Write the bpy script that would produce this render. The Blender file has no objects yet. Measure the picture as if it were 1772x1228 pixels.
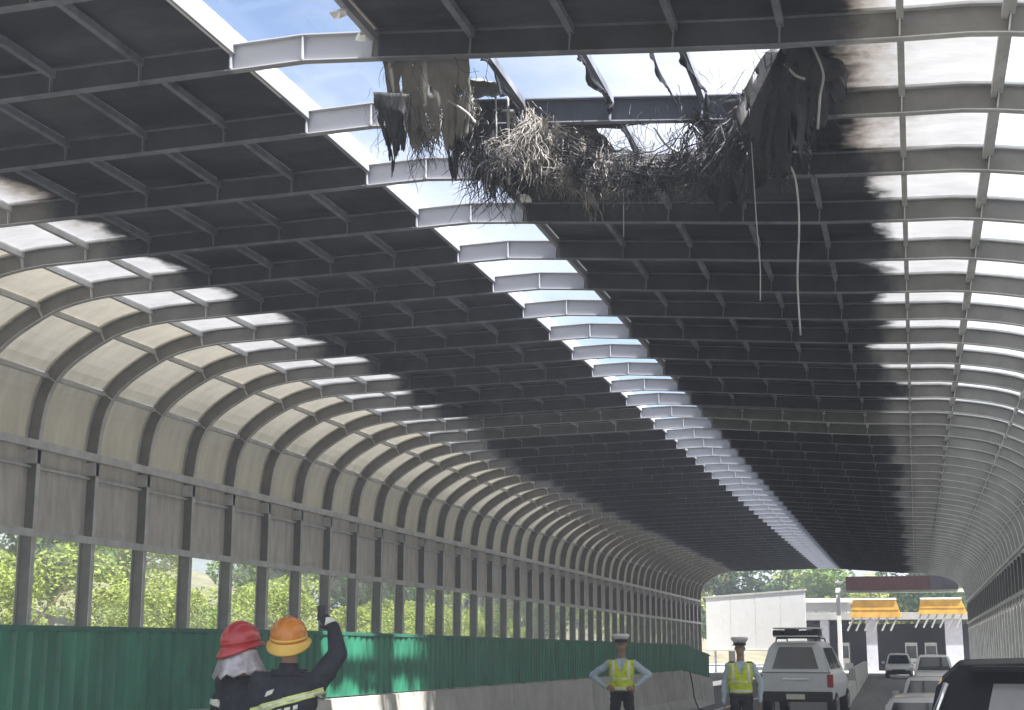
import bpy, bmesh, math, random
from mathutils import Vector, Matrix, noise

random.seed(7)
scene = bpy.context.scene
COL = scene.collection
R = math.radians
CAMZ = 1.68

# ------------------------------------------------------------------ camera
cam_d = bpy.data.cameras.new('camera')
cam_d.sensor_width = 36.0
cam_d.lens = 2500.0 / 1772.0 * 36.0
cam_d.clip_start = 0.1
cam_d.clip_end = 3000.0
cam = bpy.data.objects.new('camera', cam_d)
COL.objects.link(cam)
cam.location = (0, 0, CAMZ)
cam.rotation_euler = (R(90 + 11.266), 0, R(15.334))
scene.camera = cam

# ------------------------------------------------------------------ sky, sun, exposure
SUN = Vector((3.0, -1.4, 6.0)).normalized()
world = bpy.data.worlds.new('World')
scene.world = world
world.use_nodes = True
wt = world.node_tree
wt.nodes.clear()
wo = wt.nodes.new('ShaderNodeOutputWorld')
bg = wt.nodes.new('ShaderNodeBackground')
sky = wt.nodes.new('ShaderNodeTexSky')
sky.sky_type = 'NISHITA'
sky.sun_disc = False
sky.sun_elevation = math.asin(SUN.z)
sky.sun_rotation = math.atan2(SUN.x, SUN.y)
sky.dust_density = 1.6
sky.ozone_density = 1.4
bg.inputs['Strength'].default_value = 0.058
tc = wt.nodes.new('ShaderNodeTexCoord')
mp = wt.nodes.new('ShaderNodeMapping')
mp.inputs['Scale'].default_value = (1, 1, 2.2)
mp.inputs['Location'].default_value = (-0.48, 0.6, 4.24)
nz = wt.nodes.new('ShaderNodeTexNoise')
nz.inputs['Scale'].default_value = 1.7
nz.inputs['Detail'].default_value = 7
nz.inputs['Roughness'].default_value = 0.58
cr = wt.nodes.new('ShaderNodeValToRGB')
cr.color_ramp.elements[0].position = 0.40
cr.color_ramp.elements[1].position = 0.62
mx = wt.nodes.new('ShaderNodeMixRGB')
mx.inputs['Color2'].default_value = (5.0, 5.1, 5.6, 1)
wt.links.new(tc.outputs['Generated'], mp.inputs['Vector'])
wt.links.new(mp.outputs['Vector'], nz.inputs['Vector'])
wt.links.new(nz.outputs['Fac'], cr.inputs['Fac'])
wt.links.new(cr.outputs['Color'], mx.inputs['Fac'])
wt.links.new(sky.outputs['Color'], mx.inputs['Color1'])
wt.links.new(mx.outputs['Color'], bg.inputs['Color'])
wt.links.new(bg.outputs['Background'], wo.inputs['Surface'])

sun_d = bpy.data.lights.new('sun', 'SUN')
sun_d.energy = 4.6
sun_d.angle = R(0.5)
sun_d.color = (1.0, 0.965, 0.92)
sun = bpy.data.objects.new('sun', sun_d)
COL.objects.link(sun)
sun.rotation_euler = SUN.to_track_quat('Z', 'Y').to_euler()
sun.location = SUN * 80

scene.view_settings.view_transform = 'Standard'
scene.view_settings.look = 'None'
scene.view_settings.gamma = 1.0
scene.view_settings.exposure = 2.05
scene.view_settings.use_curve_mapping = False
scene.cycles.use_denoising = True
scene.cycles.max_bounces = 10
scene.cycles.diffuse_bounces = 6
scene.cycles.transparent_max_bounces = 24
scene.cycles.sample_clamp_indirect = 6.0
scene.cycles.caustics_reflective = False
scene.cycles.caustics_refractive = False

# ------------------------------------------------------------------ material helpers
def new_mat(name):
    m = bpy.data.materials.new(name)
    m.use_nodes = True
    m.node_tree.nodes.clear()
    return m, m.node_tree

def N(nt, kind, **kw):
    n = nt.nodes.new('ShaderNode' + kind)
    for k, v in kw.items():
        if k in n.inputs:
            n.inputs[k].default_value = v
        else:
            setattr(n, k, v)
    return n

def L(nt, a, b):
    nt.links.new(a, b)

def math_node(nt, op, a, b=None, c=None):
    n = nt.nodes.new('ShaderNodeMath')
    n.operation = op
    for i, v in enumerate((a, b, c)):
        if v is None:
            continue
        if isinstance(v, (int, float)):
            n.inputs[i].default_value = v
        else:
            L(nt, v, n.inputs[i])
    return n.outputs[0]

def smooth(nt, v, lo, hi):
    n = nt.nodes.new('ShaderNodeMapRange')
    n.interpolation_type = 'SMOOTHSTEP'
    for i, x in ((0, v), (1, lo), (2, hi)):
        if isinstance(x, (int, float)):
            n.inputs[i].default_value = x
        else:
            L(nt, x, n.inputs[i])
    return n.outputs[0]

def rgb(c):
    return (c[0], c[1], c[2], 1.0)

def varied(nt, c, amount=0.25, scale=3.0, detail=5.0, stretch=(1, 1, 1)):
    """colour with blotchy variation in object-independent space"""
    g = N(nt, 'NewGeometry')
    mpp = N(nt, 'Mapping')
    mpp.inputs['Scale'].default_value = stretch
    L(nt, g.outputs['Position'], mpp.inputs['Vector'])
    n = N(nt, 'TexNoise', Scale=scale, Detail=detail, Roughness=0.65)
    L(nt, mpp.outputs['Vector'], n.inputs['Vector'])
    r = N(nt, 'ValToRGB')
    r.color_ramp.elements[0].position = 0.3
    r.color_ramp.elements[1].position = 0.72
    r.color_ramp.elements[0].color = rgb([x * (1 - amount) for x in c])
    r.color_ramp.elements[1].color = rgb([min(1, x * (1 + amount)) for x in c])
    L(nt, n.outputs['Fac'], r.inputs['Fac'])
    return r.outputs['Color'], n.outputs['Fac']

def pbr(name, c, rough=0.6, metal=0.0, amount=0.2, scale=3.0, bump=0.0, coat=0.0, stretch=(1, 1, 1), spec=0.5):
    m, nt = new_mat(name)
    o = N(nt, 'OutputMaterial')
    b = N(nt, 'BsdfPrincipled')
    b.inputs['Roughness'].default_value = rough
    b.inputs['Metallic'].default_value = metal
    b.inputs['Specular IOR Level'].default_value = spec
    if coat:
        b.inputs['Coat Weight'].default_value = coat
        b.inputs['Coat Roughness'].default_value = 0.05
    col, fac = varied(nt, c, amount, scale, stretch=stretch)
    L(nt, col, b.inputs['Base Color'])
    if bump:
        bp = N(nt, 'Bump', Strength=bump, Distance=0.02)
        L(nt, fac, bp.inputs['Height'])
        L(nt, bp.outputs['Normal'], b.inputs['Normal'])
    L(nt, b.outputs['BSDF'], o.inputs['Surface'])
    return m

def soot_mask(nt):
    """fire soot lies on the roof between the side panels and the skylight"""
    g = N(nt, 'NewGeometry')
    s = N(nt, 'SeparateXYZ')
    L(nt, g.outputs['Position'], s.inputs[0])
    x, y = s.outputs[0], s.outputs[1]
    n = N(nt, 'TexNoise', Scale=0.75, Detail=6.0, Roughness=0.6)
    L(nt, g.outputs['Position'], n.inputs['Vector'])
    nf_ = N(nt, 'TexNoise', Scale=4.5, Detail=8.0, Roughness=0.7)
    L(nt, g.outputs['Position'], nf_.inputs['Vector'])
    bay = N(nt, 'TexWhiteNoise', noise_dimensions='1D')
    L(nt, math_node(nt, 'FLOOR', math_node(nt, 'DIVIDE', math_node(nt, 'SUBTRACT', y, 24.13), 2.09)), bay.inputs['W'])
    wob = math_node(nt, 'MULTIPLY', math_node(nt, 'SUBTRACT', n.outputs['Fac'], 0.5), 1.3)
    wob = math_node(nt, 'ADD', wob, math_node(nt, 'MULTIPLY', math_node(nt, 'SUBTRACT', nf_.outputs['Fac'], 0.5), 0.5))
    wob = math_node(nt, 'ADD', wob, math_node(nt, 'MULTIPLY', math_node(nt, 'SUBTRACT', bay.outputs['Value'], 0.5), 0.45))
    u = math_node(nt, 'ABSOLUTE', math_node(nt, 'ADD', x, 6.1))
    left = math_node(nt, 'LESS_THAN', x, -6.1)
    ext = math_node(nt, 'MULTIPLY', math_node(nt, 'MULTIPLY', smooth(nt, y, 33.0, 50.0), 1.25), left)
    u2 = math_node(nt, 'SUBTRACT', math_node(nt, 'ADD', u, wob), ext)
    outer = math_node(nt, 'SUBTRACT', 1.0, smooth(nt, u2, 5.6, 6.0))
    global SCORCH
    SCORCH = math_node(nt, 'MULTIPLY', math_node(nt, 'SUBTRACT', 1.0, smooth(nt, u2, 5.75, 6.45)), math_node(nt, 'SUBTRACT', 1.0, smooth(nt, y, 17.5, 20.5)))
    inner = smooth(nt, u, 0.80, 0.90)
    clean = math_node(nt, 'MULTIPLY', smooth(nt, y, 38.3, 38.6), math_node(nt, 'SUBTRACT', 1.0, smooth(nt, y, 41.0, 41.4)))
    return math_node(nt, 'MULTIPLY', outer, inner), clean, n.outputs['Fac'], g

def sooty_steel(name, c, soot=(0.20, 0.215, 0.26)):
    m, nt = new_mat(name)
    o = N(nt, 'OutputMaterial')
    b = N(nt, 'BsdfPrincipled')
    b.inputs['Roughness'].default_value = 0.62
    mask, clean, nf, g = soot_mask(nt)
    mask = math_node(nt, 'MULTIPLY', mask, math_node(nt, 'SUBTRACT', 1.0, math_node(nt, 'MULTIPLY', clean, 0.85)))
    col, fac = varied(nt, c, 0.22, 2.2)
    # sunlight on the skylight beams, put into the steel colour as a paler tone
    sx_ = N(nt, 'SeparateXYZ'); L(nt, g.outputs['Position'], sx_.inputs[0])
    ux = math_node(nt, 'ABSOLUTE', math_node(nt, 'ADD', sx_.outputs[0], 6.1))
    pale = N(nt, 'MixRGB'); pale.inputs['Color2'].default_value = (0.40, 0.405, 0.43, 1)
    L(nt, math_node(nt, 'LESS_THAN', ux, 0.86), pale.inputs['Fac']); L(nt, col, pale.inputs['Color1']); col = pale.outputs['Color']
    mxn = N(nt, 'MixRGB')
    L(nt, mask, mxn.inputs['Fac'])
    L(nt, col, mxn.inputs['Color1'])
    col2, _ = varied(nt, soot, 0.5, 1.7)
    L(nt, col2, mxn.inputs['Color2'])
    L(nt, mxn.outputs['Color'], b.inputs['Base Color'])
    L(nt, b.outputs['BSDF'], o.inputs['Surface'])
    return m

def panel_mat(name, c, trans, sooted):
    """translucent polycarbonate sheet, soot covered where the fire ran under it"""
    m, nt = new_mat(name)
    o = N(nt, 'OutputMaterial')
    col, fac = varied(nt, c, 0.13, 1.5, 7.0, (1, 2.2, 0.45))
    d = N(nt, 'BsdfDiffuse')
    t = N(nt, 'BsdfTranslucent')
    L(nt, col, d.inputs['Color'])
    L(nt, col, t.inputs['Color'])
    mixs = N(nt, 'MixShader')
    mixs.inputs[0].default_value = trans
    L(nt, d.outputs[0], mixs.inputs[1])
    L(nt, t.outputs[0], mixs.inputs[2])
    out = mixs.outputs[0]
    if sooted:
        mask, clean, nf, g = soot_mask(nt)
        b = N(nt, 'BsdfPrincipled')
        b.inputs['Roughness'].default_value = 0.5
        b.inputs['Specular IOR Level'].default_value = 0.35
        ns_ = N(nt, 'TexNoise', Scale=0.42, Detail=9.0, Roughness=0.62)
        ms_ = N(nt, 'Mapping'); ms_.inputs['Scale'].default_value = (0.7, 1.3, 1.0)
        L(nt, g.outputs['Position'], ms_.inputs['Vector']); L(nt, ms_.outputs['Vector'], ns_.inputs['Vector'])
        rs_ = N(nt, 'ValToRGB')
        rs_.color_ramp.elements[0].position = 0.40; rs_.color_ramp.elements[0].color = (0.012, 0.014, 0.022, 1)
        rs_.color_ramp.elements[1].position = 0.66; rs_.color_ramp.elements[1].color = (0.098, 0.105, 0.125, 1)
        L(nt, ns_.outputs['Fac'], rs_.inputs['Fac']); col2 = rs_.outputs['Color']
        L(nt, col2, b.inputs['Base Color'])
        n2 = N(nt, 'TexNoise', Scale=5.0, Detail=6.0)
        L(nt, g.outputs['Position'], n2.inputs['Vector'])
        bp = N(nt, 'Bump', Strength=0.25, Distance=0.03)
        L(nt, n2.outputs['Fac'], bp.inputs['Height'])
        L(nt, bp.outputs['Normal'], b.inputs['Normal'])
        m2 = N(nt, 'MixShader')
        sc_ = N(nt, 'MixRGB'); sc_.inputs['Color2'].default_value = (0.20, 0.15, 0.11, 1)
        L(nt, math_node(nt, 'MULTIPLY', SCORCH, 0.8), sc_.inputs['Fac']); L(nt, col, sc_.inputs['Color1'])
        L(nt, sc_.outputs['Color'], d.inputs['Color']); L(nt, sc_.outputs['Color'], t.inputs['Color'])
        L(nt, mask, m2.inputs[0])
        L(nt, out, m2.inputs[1])
        L(nt, b.outputs[0], m2.inputs[2])
        out = m2.outputs[0]
    L(nt, out, o.inputs['Surface'])
    return m

def glass_mat(name, tint, dust, dust_col, refl=0.2):
    m, nt = new_mat(name)
    o = N(nt, 'OutputMaterial')
    tr = N(nt, 'BsdfTransparent')
    tr.inputs['Color'].default_value = rgb(tint)
    gl = N(nt, 'BsdfGlossy', Roughness=0.06)
    fr = N(nt, 'Fresnel', IOR=1.45)
    m1 = N(nt, 'MixShader')
    L(nt, math_node(nt, 'MULTIPLY', fr.outputs[0], refl), m1.inputs[0])
    L(nt, tr.outputs[0], m1.inputs[1])
    L(nt, gl.outputs[0], m1.inputs[2])
    col, fac = varied(nt, dust_col, 0.2, 1.1)
    d = N(nt, 'BsdfDiffuse')
    t = N(nt, 'BsdfTranslucent')
    L(nt, col, d.inputs['Color'])
    L(nt, col, t.inputs['Color'])
    ds = N(nt, 'MixShader')
    ds.inputs[0].default_value = 0.55
    L(nt, d.outputs[0], ds.inputs[1])
    L(nt, t.outputs[0], ds.inputs[2])
    lw = N(nt, 'LayerWeight', Blend=0.35)
    amt = math_node(nt, 'MULTIPLY', math_node(nt, 'ADD', dust, math_node(nt, 'MULTIPLY', math_node(nt, 'POWER', lw.outputs['Facing'], 3.5), min(0.95, dust * 12.0))), smooth(nt, fac, 0.1, 0.7))
    amt = math_node(nt, 'MINIMUM', amt, 0.92)
    m2 = N(nt, 'MixShader')
    L(nt, amt, m2.inputs[0])
    L(nt, m1.outputs[0], m2.inputs[1])
    L(nt, ds.outputs[0], m2.inputs[2])
    L(nt, m2.outputs[0], o.inputs['Surface'])
    return m

def leaf_mat(name, c):
    m, nt = new_mat(name)
    o = N(nt, 'OutputMaterial')
    col, fac = varied(nt, c, 0.5, 1.6)
    d = N(nt, 'BsdfDiffuse')
    t = N(nt, 'BsdfTranslucent')
    L(nt, col, d.inputs['Color'])
    L(nt, col, t.inputs['Color'])
    mixs = N(nt, 'MixShader')
    mixs.inputs[0].default_value = 0.35
    L(nt, d.outputs[0], mixs.inputs[1])
    L(nt, t.outputs[0], mixs.inputs[2])
    L(nt, mixs.outputs[0], o.inputs['Surface'])
    return m

M = {}
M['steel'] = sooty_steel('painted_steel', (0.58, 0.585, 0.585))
M['web'] = sooty_steel('shaded_steel_web', (0.195, 0.193, 0.188), (0.036, 0.041, 0.056))  # same steel; lit flanges and shaded webs painted as two tones
M['roof'] = panel_mat('roof_sheet', (0.70, 0.71, 0.73), 0.185, True)
M['curve'] = panel_mat('curved_sheet_beige', (0.64, 0.605, 0.52), 0.165, False)
M['curve_grey'] = panel_mat('curved_sheet_grey', (0.64, 0.67, 0.69), 0.29, False)
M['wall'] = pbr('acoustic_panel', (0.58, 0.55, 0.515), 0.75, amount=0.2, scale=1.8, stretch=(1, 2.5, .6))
M['wall_shaded'] = pbr('acoustic_panel_shaded', (0.10, 0.10, 0.098), 0.7, amount=0.3, scale=1.0)  # acoustic panel darkened, the right wall's shade painted into its colour
M['glass'] = glass_mat('dusty_glazing', (0.93, 0.96, 0.93), 0.09, (0.52, 0.49, 0.42))
M['frosted'] = glass_mat('grimy_glazing', (0.85, 0.87, 0.87), 0.30, (0.40, 0.41, 0.42))
M['skyglass'] = glass_mat('skylight_glazing', (0.97, 0.98, 1.0), 0.003, (0.8, 0.8, 0.83), 0.03)
M['white'] = pbr('white_paint', (0.78, 0.78, 0.77), 0.5, amount=0.06)
M['concrete'] = pbr('barrier_concrete', (0.40, 0.385, 0.345), 0.85, amount=0.22, scale=1.8, bump=0.2)
M['concrete_pale'] = pbr('pale_concrete', (0.55, 0.54, 0.50), 0.85, amount=0.15, scale=1.2)
M['asphalt'] = pbr('asphalt', (0.15, 0.145, 0.14), 0.85, amount=0.3, scale=2.5, bump=0.3)
M['line'] = pbr('road_paint', (0.7, 0.7, 0.66), 0.6, amount=0.2, scale=6)
M['fence'] = pbr('green_fence_sheet', (0.020, 0.150, 0.088), 0.45, amount=0.45, scale=1.1, stretch=(1, 1.6, 0.7))
M['fence_post'] = pbr('green_fence_post', (0.03, 0.12, 0.085), 0.5)
M['charred'] = pbr('charred_membrane', (0.013, 0.0145, 0.021), 0.6, amount=0.6, scale=4.0, bump=0.4)
M['greysheet'] = pbr('heat_greyed_membrane', (0.15, 0.15, 0.148), 0.8, amount=0.35, scale=2.4)
M['fibre'] = pbr('burnt_insulation_fibre', (0.27, 0.255, 0.24), 0.95, amount=0.8, scale=7.0)
M['cable'] = pbr('bare_cable', (0.36, 0.36, 0.37), 0.5, amount=0.3)
M['ground'] = pbr('dry_grass_ground', (0.20, 0.18, 0.11), 0.95, amount=0.4, scale=0.4)
M['leaf_yellow'] = leaf_mat('yellow_green_leaves', (0.36, 0.42, 0.12))
M['leaf_green'] = leaf_mat('green_leaves', (0.16, 0.24, 0.06))
M['leaf_dark'] = leaf_mat('dark_leaves', (0.07, 0.12, 0.05))
M['bark'] = pbr('bark', (0.10, 0.075, 0.05), 0.9, amount=0.4, scale=5)
M['black_paint'] = pbr('black_car_paint', (0.006, 0.007, 0.010), 0.5, amount=0.1, spec=0.12)
M['white_paint'] = pbr('white_car_paint', (0.78, 0.78, 0.77), 0.35, amount=0.05, coat=0.3)
M['silver_paint'] = pbr('silver_car_paint', (0.55, 0.55, 0.57), 0.35, metal=0.2, amount=0.05, coat=0.5)
M['black_plastic'] = pbr('black_plastic', (0.02, 0.02, 0.022), 0.55, amount=0.2)
M['tyre'] = pbr('tyre_rubber', (0.02, 0.02, 0.02), 0.85)
M['rim'] = pbr('wheel_alloy', (0.45, 0.45, 0.46), 0.35, metal=0.8)
M['car_glass'] = pbr('car_glass', (0.03, 0.034, 0.038), 0.06, amount=0.1, spec=0.8)
M['car_glass_grey'] = pbr('sunlit_car_glass', (0.19, 0.185, 0.175), 0.2, amount=0.15, spec=0.7)  # car glass with reflected daylight painted in as grey
M['lamp_red'] = pbr('tail_lamp_red', (0.35, 0.02, 0.02), 0.2, amount=0.1)
M['lamp_white'] = pbr('head_lamp', (0.75, 0.75, 0.78), 0.12, amount=0.05)
M['chrome'] = pbr('chrome', (0.75, 0.75, 0.77), 0.15, metal=1.0, amount=0.05)
M['plate'] = pbr('number_plate_blue', (0.05, 0.10, 0.35), 0.4)
M['dark_red'] = pbr('dark_red_sign', (0.045, 0.018, 0.02), 0.6, amount=0.4, scale=1.2, stretch=(3, 1, 1))
M['yellow'] = pbr('amber_sign_paint', (0.55, 0.31, 0.055), 0.55, amount=0.3, scale=1.4)
M['booth'] = pbr('booth_grey', (0.40, 0.40, 0.46), 0.6, amount=0.15)
M['dark_int'] = pbr('dark_cladding', (0.03, 0.032, 0.04), 0.6, amount=0.4, scale=0.8)
M['bldg'] = pbr('grey_render', (0.30, 0.30, 0.29), 0.8, amount=0.2, scale=0.8)
M['navy'] = pbr('navy_turnout_cloth', (0.026, 0.027, 0.036), 0.9, amount=0.35, scale=9)
M['trousers'] = pbr('black_trousers', (0.018, 0.018, 0.022), 0.9, amount=0.3, scale=8)
M['shirt'] = pbr('pale_blue_shirt', (0.47, 0.55, 0.62), 0.85, amount=0.12, scale=8)
M['vest'] = pbr('fluorescent_yellow_vest', (0.62, 0.72, 0.03), 0.7, amount=0.15, scale=10)
M['reflect'] = pbr('reflective_strip', (0.75, 0.77, 0.62), 0.35, amount=0.12, scale=12)
M['reflect_y'] = pbr('yellow_reflective_strip', (0.72, 0.78, 0.28), 0.4, amount=0.15, scale=12)
M['skin'] = pbr('skin', (0.36, 0.21, 0.145), 0.55, amount=0.1, scale=12)
M['shoe'] = pbr('black_leather', (0.015, 0.015, 0.016), 0.4)
M['helmet_red'] = pbr('red_helmet_shell', (0.46, 0.035, 0.035), 0.28, amount=0.25, scale=5, coat=0.3)
M['helmet_orange'] = pbr('orange_helmet_shell', (0.62, 0.21, 0.02), 0.3, amount=0.25, scale=5, coat=0.3)
M['helmet_brim'] = pbr('yellow_helmet_brim', (0.75, 0.47, 0.08), 0.35, amount=0.1, scale=5)
M['cape'] = pbr('silver_neck_cape', (0.46, 0.42, 0.43), 0.38, metal=0.3, amount=0.4, scale=12)
M['cap_white'] = pbr('white_cap_cloth', (0.75, 0.73, 0.71), 0.8, amount=0.06)
M['glove'] = pbr('black_glove', (0.03, 0.03, 0.028), 0.8, amount=0.3, scale=20)

# ------------------------------------------------------------------ object helpers
def tag(o, label=None, cat=None, group=None, kind=None):
    if label: o['label'] = label
    if cat: o['category'] = cat
    if group: o['group'] = group
    if kind: o['kind'] = kind
    return o

def empty(name, loc=(0, 0, 0), rz=0.0):
    o = bpy.data.objects.new(name, None)
    COL.objects.link(o)
    o.location = loc
    o.rotation_euler = (0, 0, rz)
    o.empty_display_size = 0.3
    return o

def add_obj(name, me, parent=None, loc=(0, 0, 0), mat=None):
    o = bpy.data.objects.new(name, me)
    COL.objects.link(o)
    o.location = loc
    if parent is not None:
        o.parent = parent
    if mat is not None and not me.materials:
        me.materials.append(mat)
    return o

class MB:
    """collects faces of one mesh"""
    def __init__(self):
        self.v, self.f, self.mi = [], [], []
    def quad(self, a, b, c, d, mi=0):
        i = len(self.v)
        self.v += [tuple(a), tuple(b), tuple(c), tuple(d)]
        self.f.append((i, i + 1, i + 2, i + 3)); self.mi.append(mi)
    def poly(self, pts, mi=0):
        i = len(self.v)
        self.v += [tuple(p) for p in pts]
        self.f.append(tuple(range(i, i + len(pts)))); self.mi.append(mi)
    def hexa(self, p, mi=0):
        i = len(self.v)
        self.v += [tuple(q) for q in p]
        for f in ((0, 3, 2, 1), (4, 5, 6, 7), (0, 1, 5, 4), (1, 2, 6, 5), (2, 3, 7, 6), (3, 0, 4, 7)):
            self.f.append(tuple(i + k for k in f)); self.mi.append(mi)
    def box(self, x0, x1, y0, y1, z0, z1, mi=0):
        self.hexa([(x0, y0, z0), (x1, y0, z0), (x1, y1, z0), (x0, y1, z0), (x0, y0, z1), (x1, y0, z1), (x1, y1, z1), (x0, y1, z1)], mi)
    def tube(self, pts, r, n=8, mi=0, caps=True):
        pts = [Vector(p) for p in pts]
        rs = r if isinstance(r, (list, tuple)) else [r] * len(pts)
        base = len(self.v)
        up = Vector((0.123, 0.31, 0.94)).normalized()
        for i, p in enumerate(pts):
            d = (pts[min(i + 1, len(pts) - 1)] - pts[max(i - 1, 0)]).normalized()
            a = d.cross(up)
            if a.length < 1e-3: a = d.cross(Vector((1, 0, 0)))
            a.normalize(); b = d.cross(a)
            for k in range(n):
                t = 2 * math.pi * k / n
                self.v.append(tuple(p + (a * math.cos(t) + b * math.sin(t)) * rs[i]))
        for i in range(len(pts) - 1):
            for k in range(n):
                k2 = (k + 1) % n
                self.f.append((base + i * n + k, base + i * n + k2, base + (i + 1) * n + k2, base + (i + 1) * n + k)); self.mi.append(mi)
        if caps:
            self.f.append(tuple(base + k for k in range(n))[::-1]); self.mi.append(mi)
            e = base + (len(pts) - 1) * n
            self.f.append(tuple(e + k for k in range(n))); self.mi.append(mi)
    def lathe(self, prof, c=(0, 0, 0), n=24, mi=0, sx=1.0, sy=1.0):
        base = len(self.v)
        for (r, z) in prof:
            for k in range(n):
                t = 2 * math.pi * k / n
                self.v.append((c[0] + r * sx * math.cos(t), c[1] + r * sy * math.sin(t), c[2] + z))
        for i in range(len(prof) - 1):
            for k in range(n):
                k2 = (k + 1) % n
                self.f.append((base + i * n + k, base + i * n + k2, base + (i + 1) * n + k2, base + (i + 1) * n + k)); self.mi.append(mi)
        self.f.append(tuple(base + k for k in range(n))[::-1]); self.mi.append(mi)
        e = base + (len(prof) - 1) * n
        self.f.append(tuple(e + k for k in range(n))); self.mi.append(mi)
    def mesh(self, name, mats, smooth=False):
        me = bpy.data.meshes.new(name)
        me.from_pydata(self.v, [], self.f)
        for m in (mats if isinstance(mats, (list, tuple)) else [mats]):
            me.materials.append(m)
        if any(self.mi):
            me.polygons.foreach_set('material_index', self.mi)
        if smooth:
            me.polygons.foreach_set('use_smooth', [True] * len(me.polygons))
        me.update()
        return me
    def build(self, name, mats, parent=None, loc=(0, 0, 0), smooth=False, bevel=0.0):
        me = self.mesh(name, mats, smooth)
        if bevel or smooth:
            bm = bmesh.new(); bm.from_mesh(me)
            bmesh.ops.remove_doubles(bm, verts=bm.verts, dist=1e-5)
            if bevel:
                bmesh.ops.bevel(bm, geom=[e for e in bm.edges if e.is_manifold and e.calc_face_angle(0) > 0.6], offset=bevel, segments=2, affect='EDGES', profile=0.6)
            bmesh.ops.recalc_face_normals(bm, faces=bm.faces)
            bm.to_mesh(me); bm.free()
        return add_obj(name, me, parent, loc)

def dip(y):
    """the carriageway falls gently away from the camera"""
    return -0.0062 * max(0.0, y - 15.0)

def lane_drop(x, y):
    """the right-hand lane drops towards the toll lanes"""
    s = min(1, max(0, (x + 2.1) / 0.9)); s = s * s * (3 - 2 * s)
    t = min(1, max(0, (y - 10) / 14.0)); t = t * t * (3 - 2 * t)
    q = min(1, max(0, (y - 50) / 35.0)); q = q * q * (3 - 2 * q)
    return -0.62 * s * t * (1 - 0.85 * q)

def road_z(x, y):
    return dip(y) + lane_drop(x, y)

# ------------------------------------------------------------------ the setting: ground, road
def grid_sheet(name, xs, ys, zf, mat, kind='structure'):
    v, f = [], []
    for y in ys:
        for x in xs:
            v.append((x, y, zf(x, y)))
    nx = len(xs)
    for j in range(len(ys) - 1):
        for i in range(nx - 1):
            f.append((j * nx + i, j * nx + i + 1, (j + 1) * nx + i + 1, (j + 1) * nx + i))
    me = bpy.data.meshes.new(name); me.from_pydata(v, [], f)
    me.polygons.foreach_set('use_smooth', [True] * len(f)); me.update()
    return tag(add_obj(name, me, mat=mat), kind=kind)

def ground_z(x, y):
    def st(a, b, t):
        t = min(1, max(0, (t - a) / (b - a))); return t * t * (3 - 2 * t)
    left = st(-17.0, -20.0, x) * 1.9 + st(-22, -70, x) * 9 + st(-70, -300, x) * 3
    right = st(5.0, 8.0, x) * 1.5 + st(10, 120, x) * 4
    far = st(150, 260, y) * 6 + st(260, 900, y) * 3
    return -1.75 + (left + right) * (1 - 0.7 * st(112, 125, y)) + far + 0.25 * noise.noise(Vector((x * .1, y * .1, 0)))

xs = [-900, -500, -300, -200, -140, -100, -80, -60, -45, -35, -28, -24, -21, -20, -19, -18, -17, -16, -10, 0, 4, 5, 6, 7, 8, 10, 14, 20, 30, 45, 70, 120, 200, 400, 900]
ys = [-600, -300, -150, -80, -40, -20] + list(range(-10, 200, 6)) + [210, 230, 260, 300, 360, 450, 600, 900, 1400, 2000]
grid_sheet('ground', xs, ys, ground_z, M['ground'])

road = grid_sheet('road', [-15.95, -12, -9, -6.4, -4.5, -3.0, -2.1, -1.9, -1.7, -1.5, -1.2, 0, 1.5, 3.0, 3.75],
                  [-20 + 2 * i for i in range(0, 72)], road_z, M['asphalt'])
plaza = grid_sheet('toll_plaza_pavement', [-40, -25, -16, -6, 0, 6, 12, 30], [116, 119, 122, 126, 135, 150, 170], lambda x, y: -0.66 if y > 122 else -0.74, M['concrete_pale'])

def lane_line(x0, x1, y0, y1):
    m = MB(); n = max(1, int((y1 - y0) / 2))
    for i in range(n):
        a, b = y0 + (y1 - y0) * i / n, y0 + (y1 - y0) * (i + 1) / n
        m.quad((x0, a, road_z(x0, a) + .005), (x1, a, road_z(x1, a) + .005), (x1, b, road_z(x1, b) + .005), (x0, b, road_z(x0, b) + .005))
    m.build('lane_line', M['line'], road)
lane_line(-5.55, -5.4, 0, 112)
lane_line(2.9, 3.05, 0, 112)
for i in range(9):
    lane_line(1.0, 1.15, 2 + 12 * i, 8 + 12 * i)

# ------------------------------------------------------------------ the tunnel
PITCH = 2.09
Y0 = 24.13
K0, K1 = -9, 43
def fy(k): return Y0 + PITCH * k
def w(x, z): return (x, z + CAMZ)
NODES = [w(-16.0, 3.8), w(-15.72, 4.98), w(-14.7, 5.72), w(-13.73, 6.0), w(-12.58, 6.06), w(-11.45, 6.09), w(-10.32, 6.12), w(-9.2, 6.14), w(-8.07, 6.16), w(-6.95, 6.18),
         w(-6.1, 6.20), w(-5.3, 6.14), w(-4.2, 6.05), w(-3.13, 5.97), w(-2.06, 5.88), w(-1.0, 5.80), w(0.15, 5.74), w(1.15, 5.68), w(2.5, 5.38), w(3.5, 4.68), w(3.8, 3.6)]
def cat(p0, p1, p2, p3, t):
    return tuple(0.5 * ((2 * b) + (-a + c) * t + (2 * a - 5 * b + 4 * c - d) * t * t + (-a + 3 * b - 3 * c + d) * t ** 3) for a, b, c, d in zip(p0, p1, p2, p3))
def cell_pts(i, n):
    P = [(-16.0, 4.0)] + NODES + [(3.8, 3.8)]
    return [cat(P[i], P[i + 1], P[i + 2], P[i + 3], t / n) for t in range(n + 1)]
CURVED = {0, 1, 2, 17, 18, 19}
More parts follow.
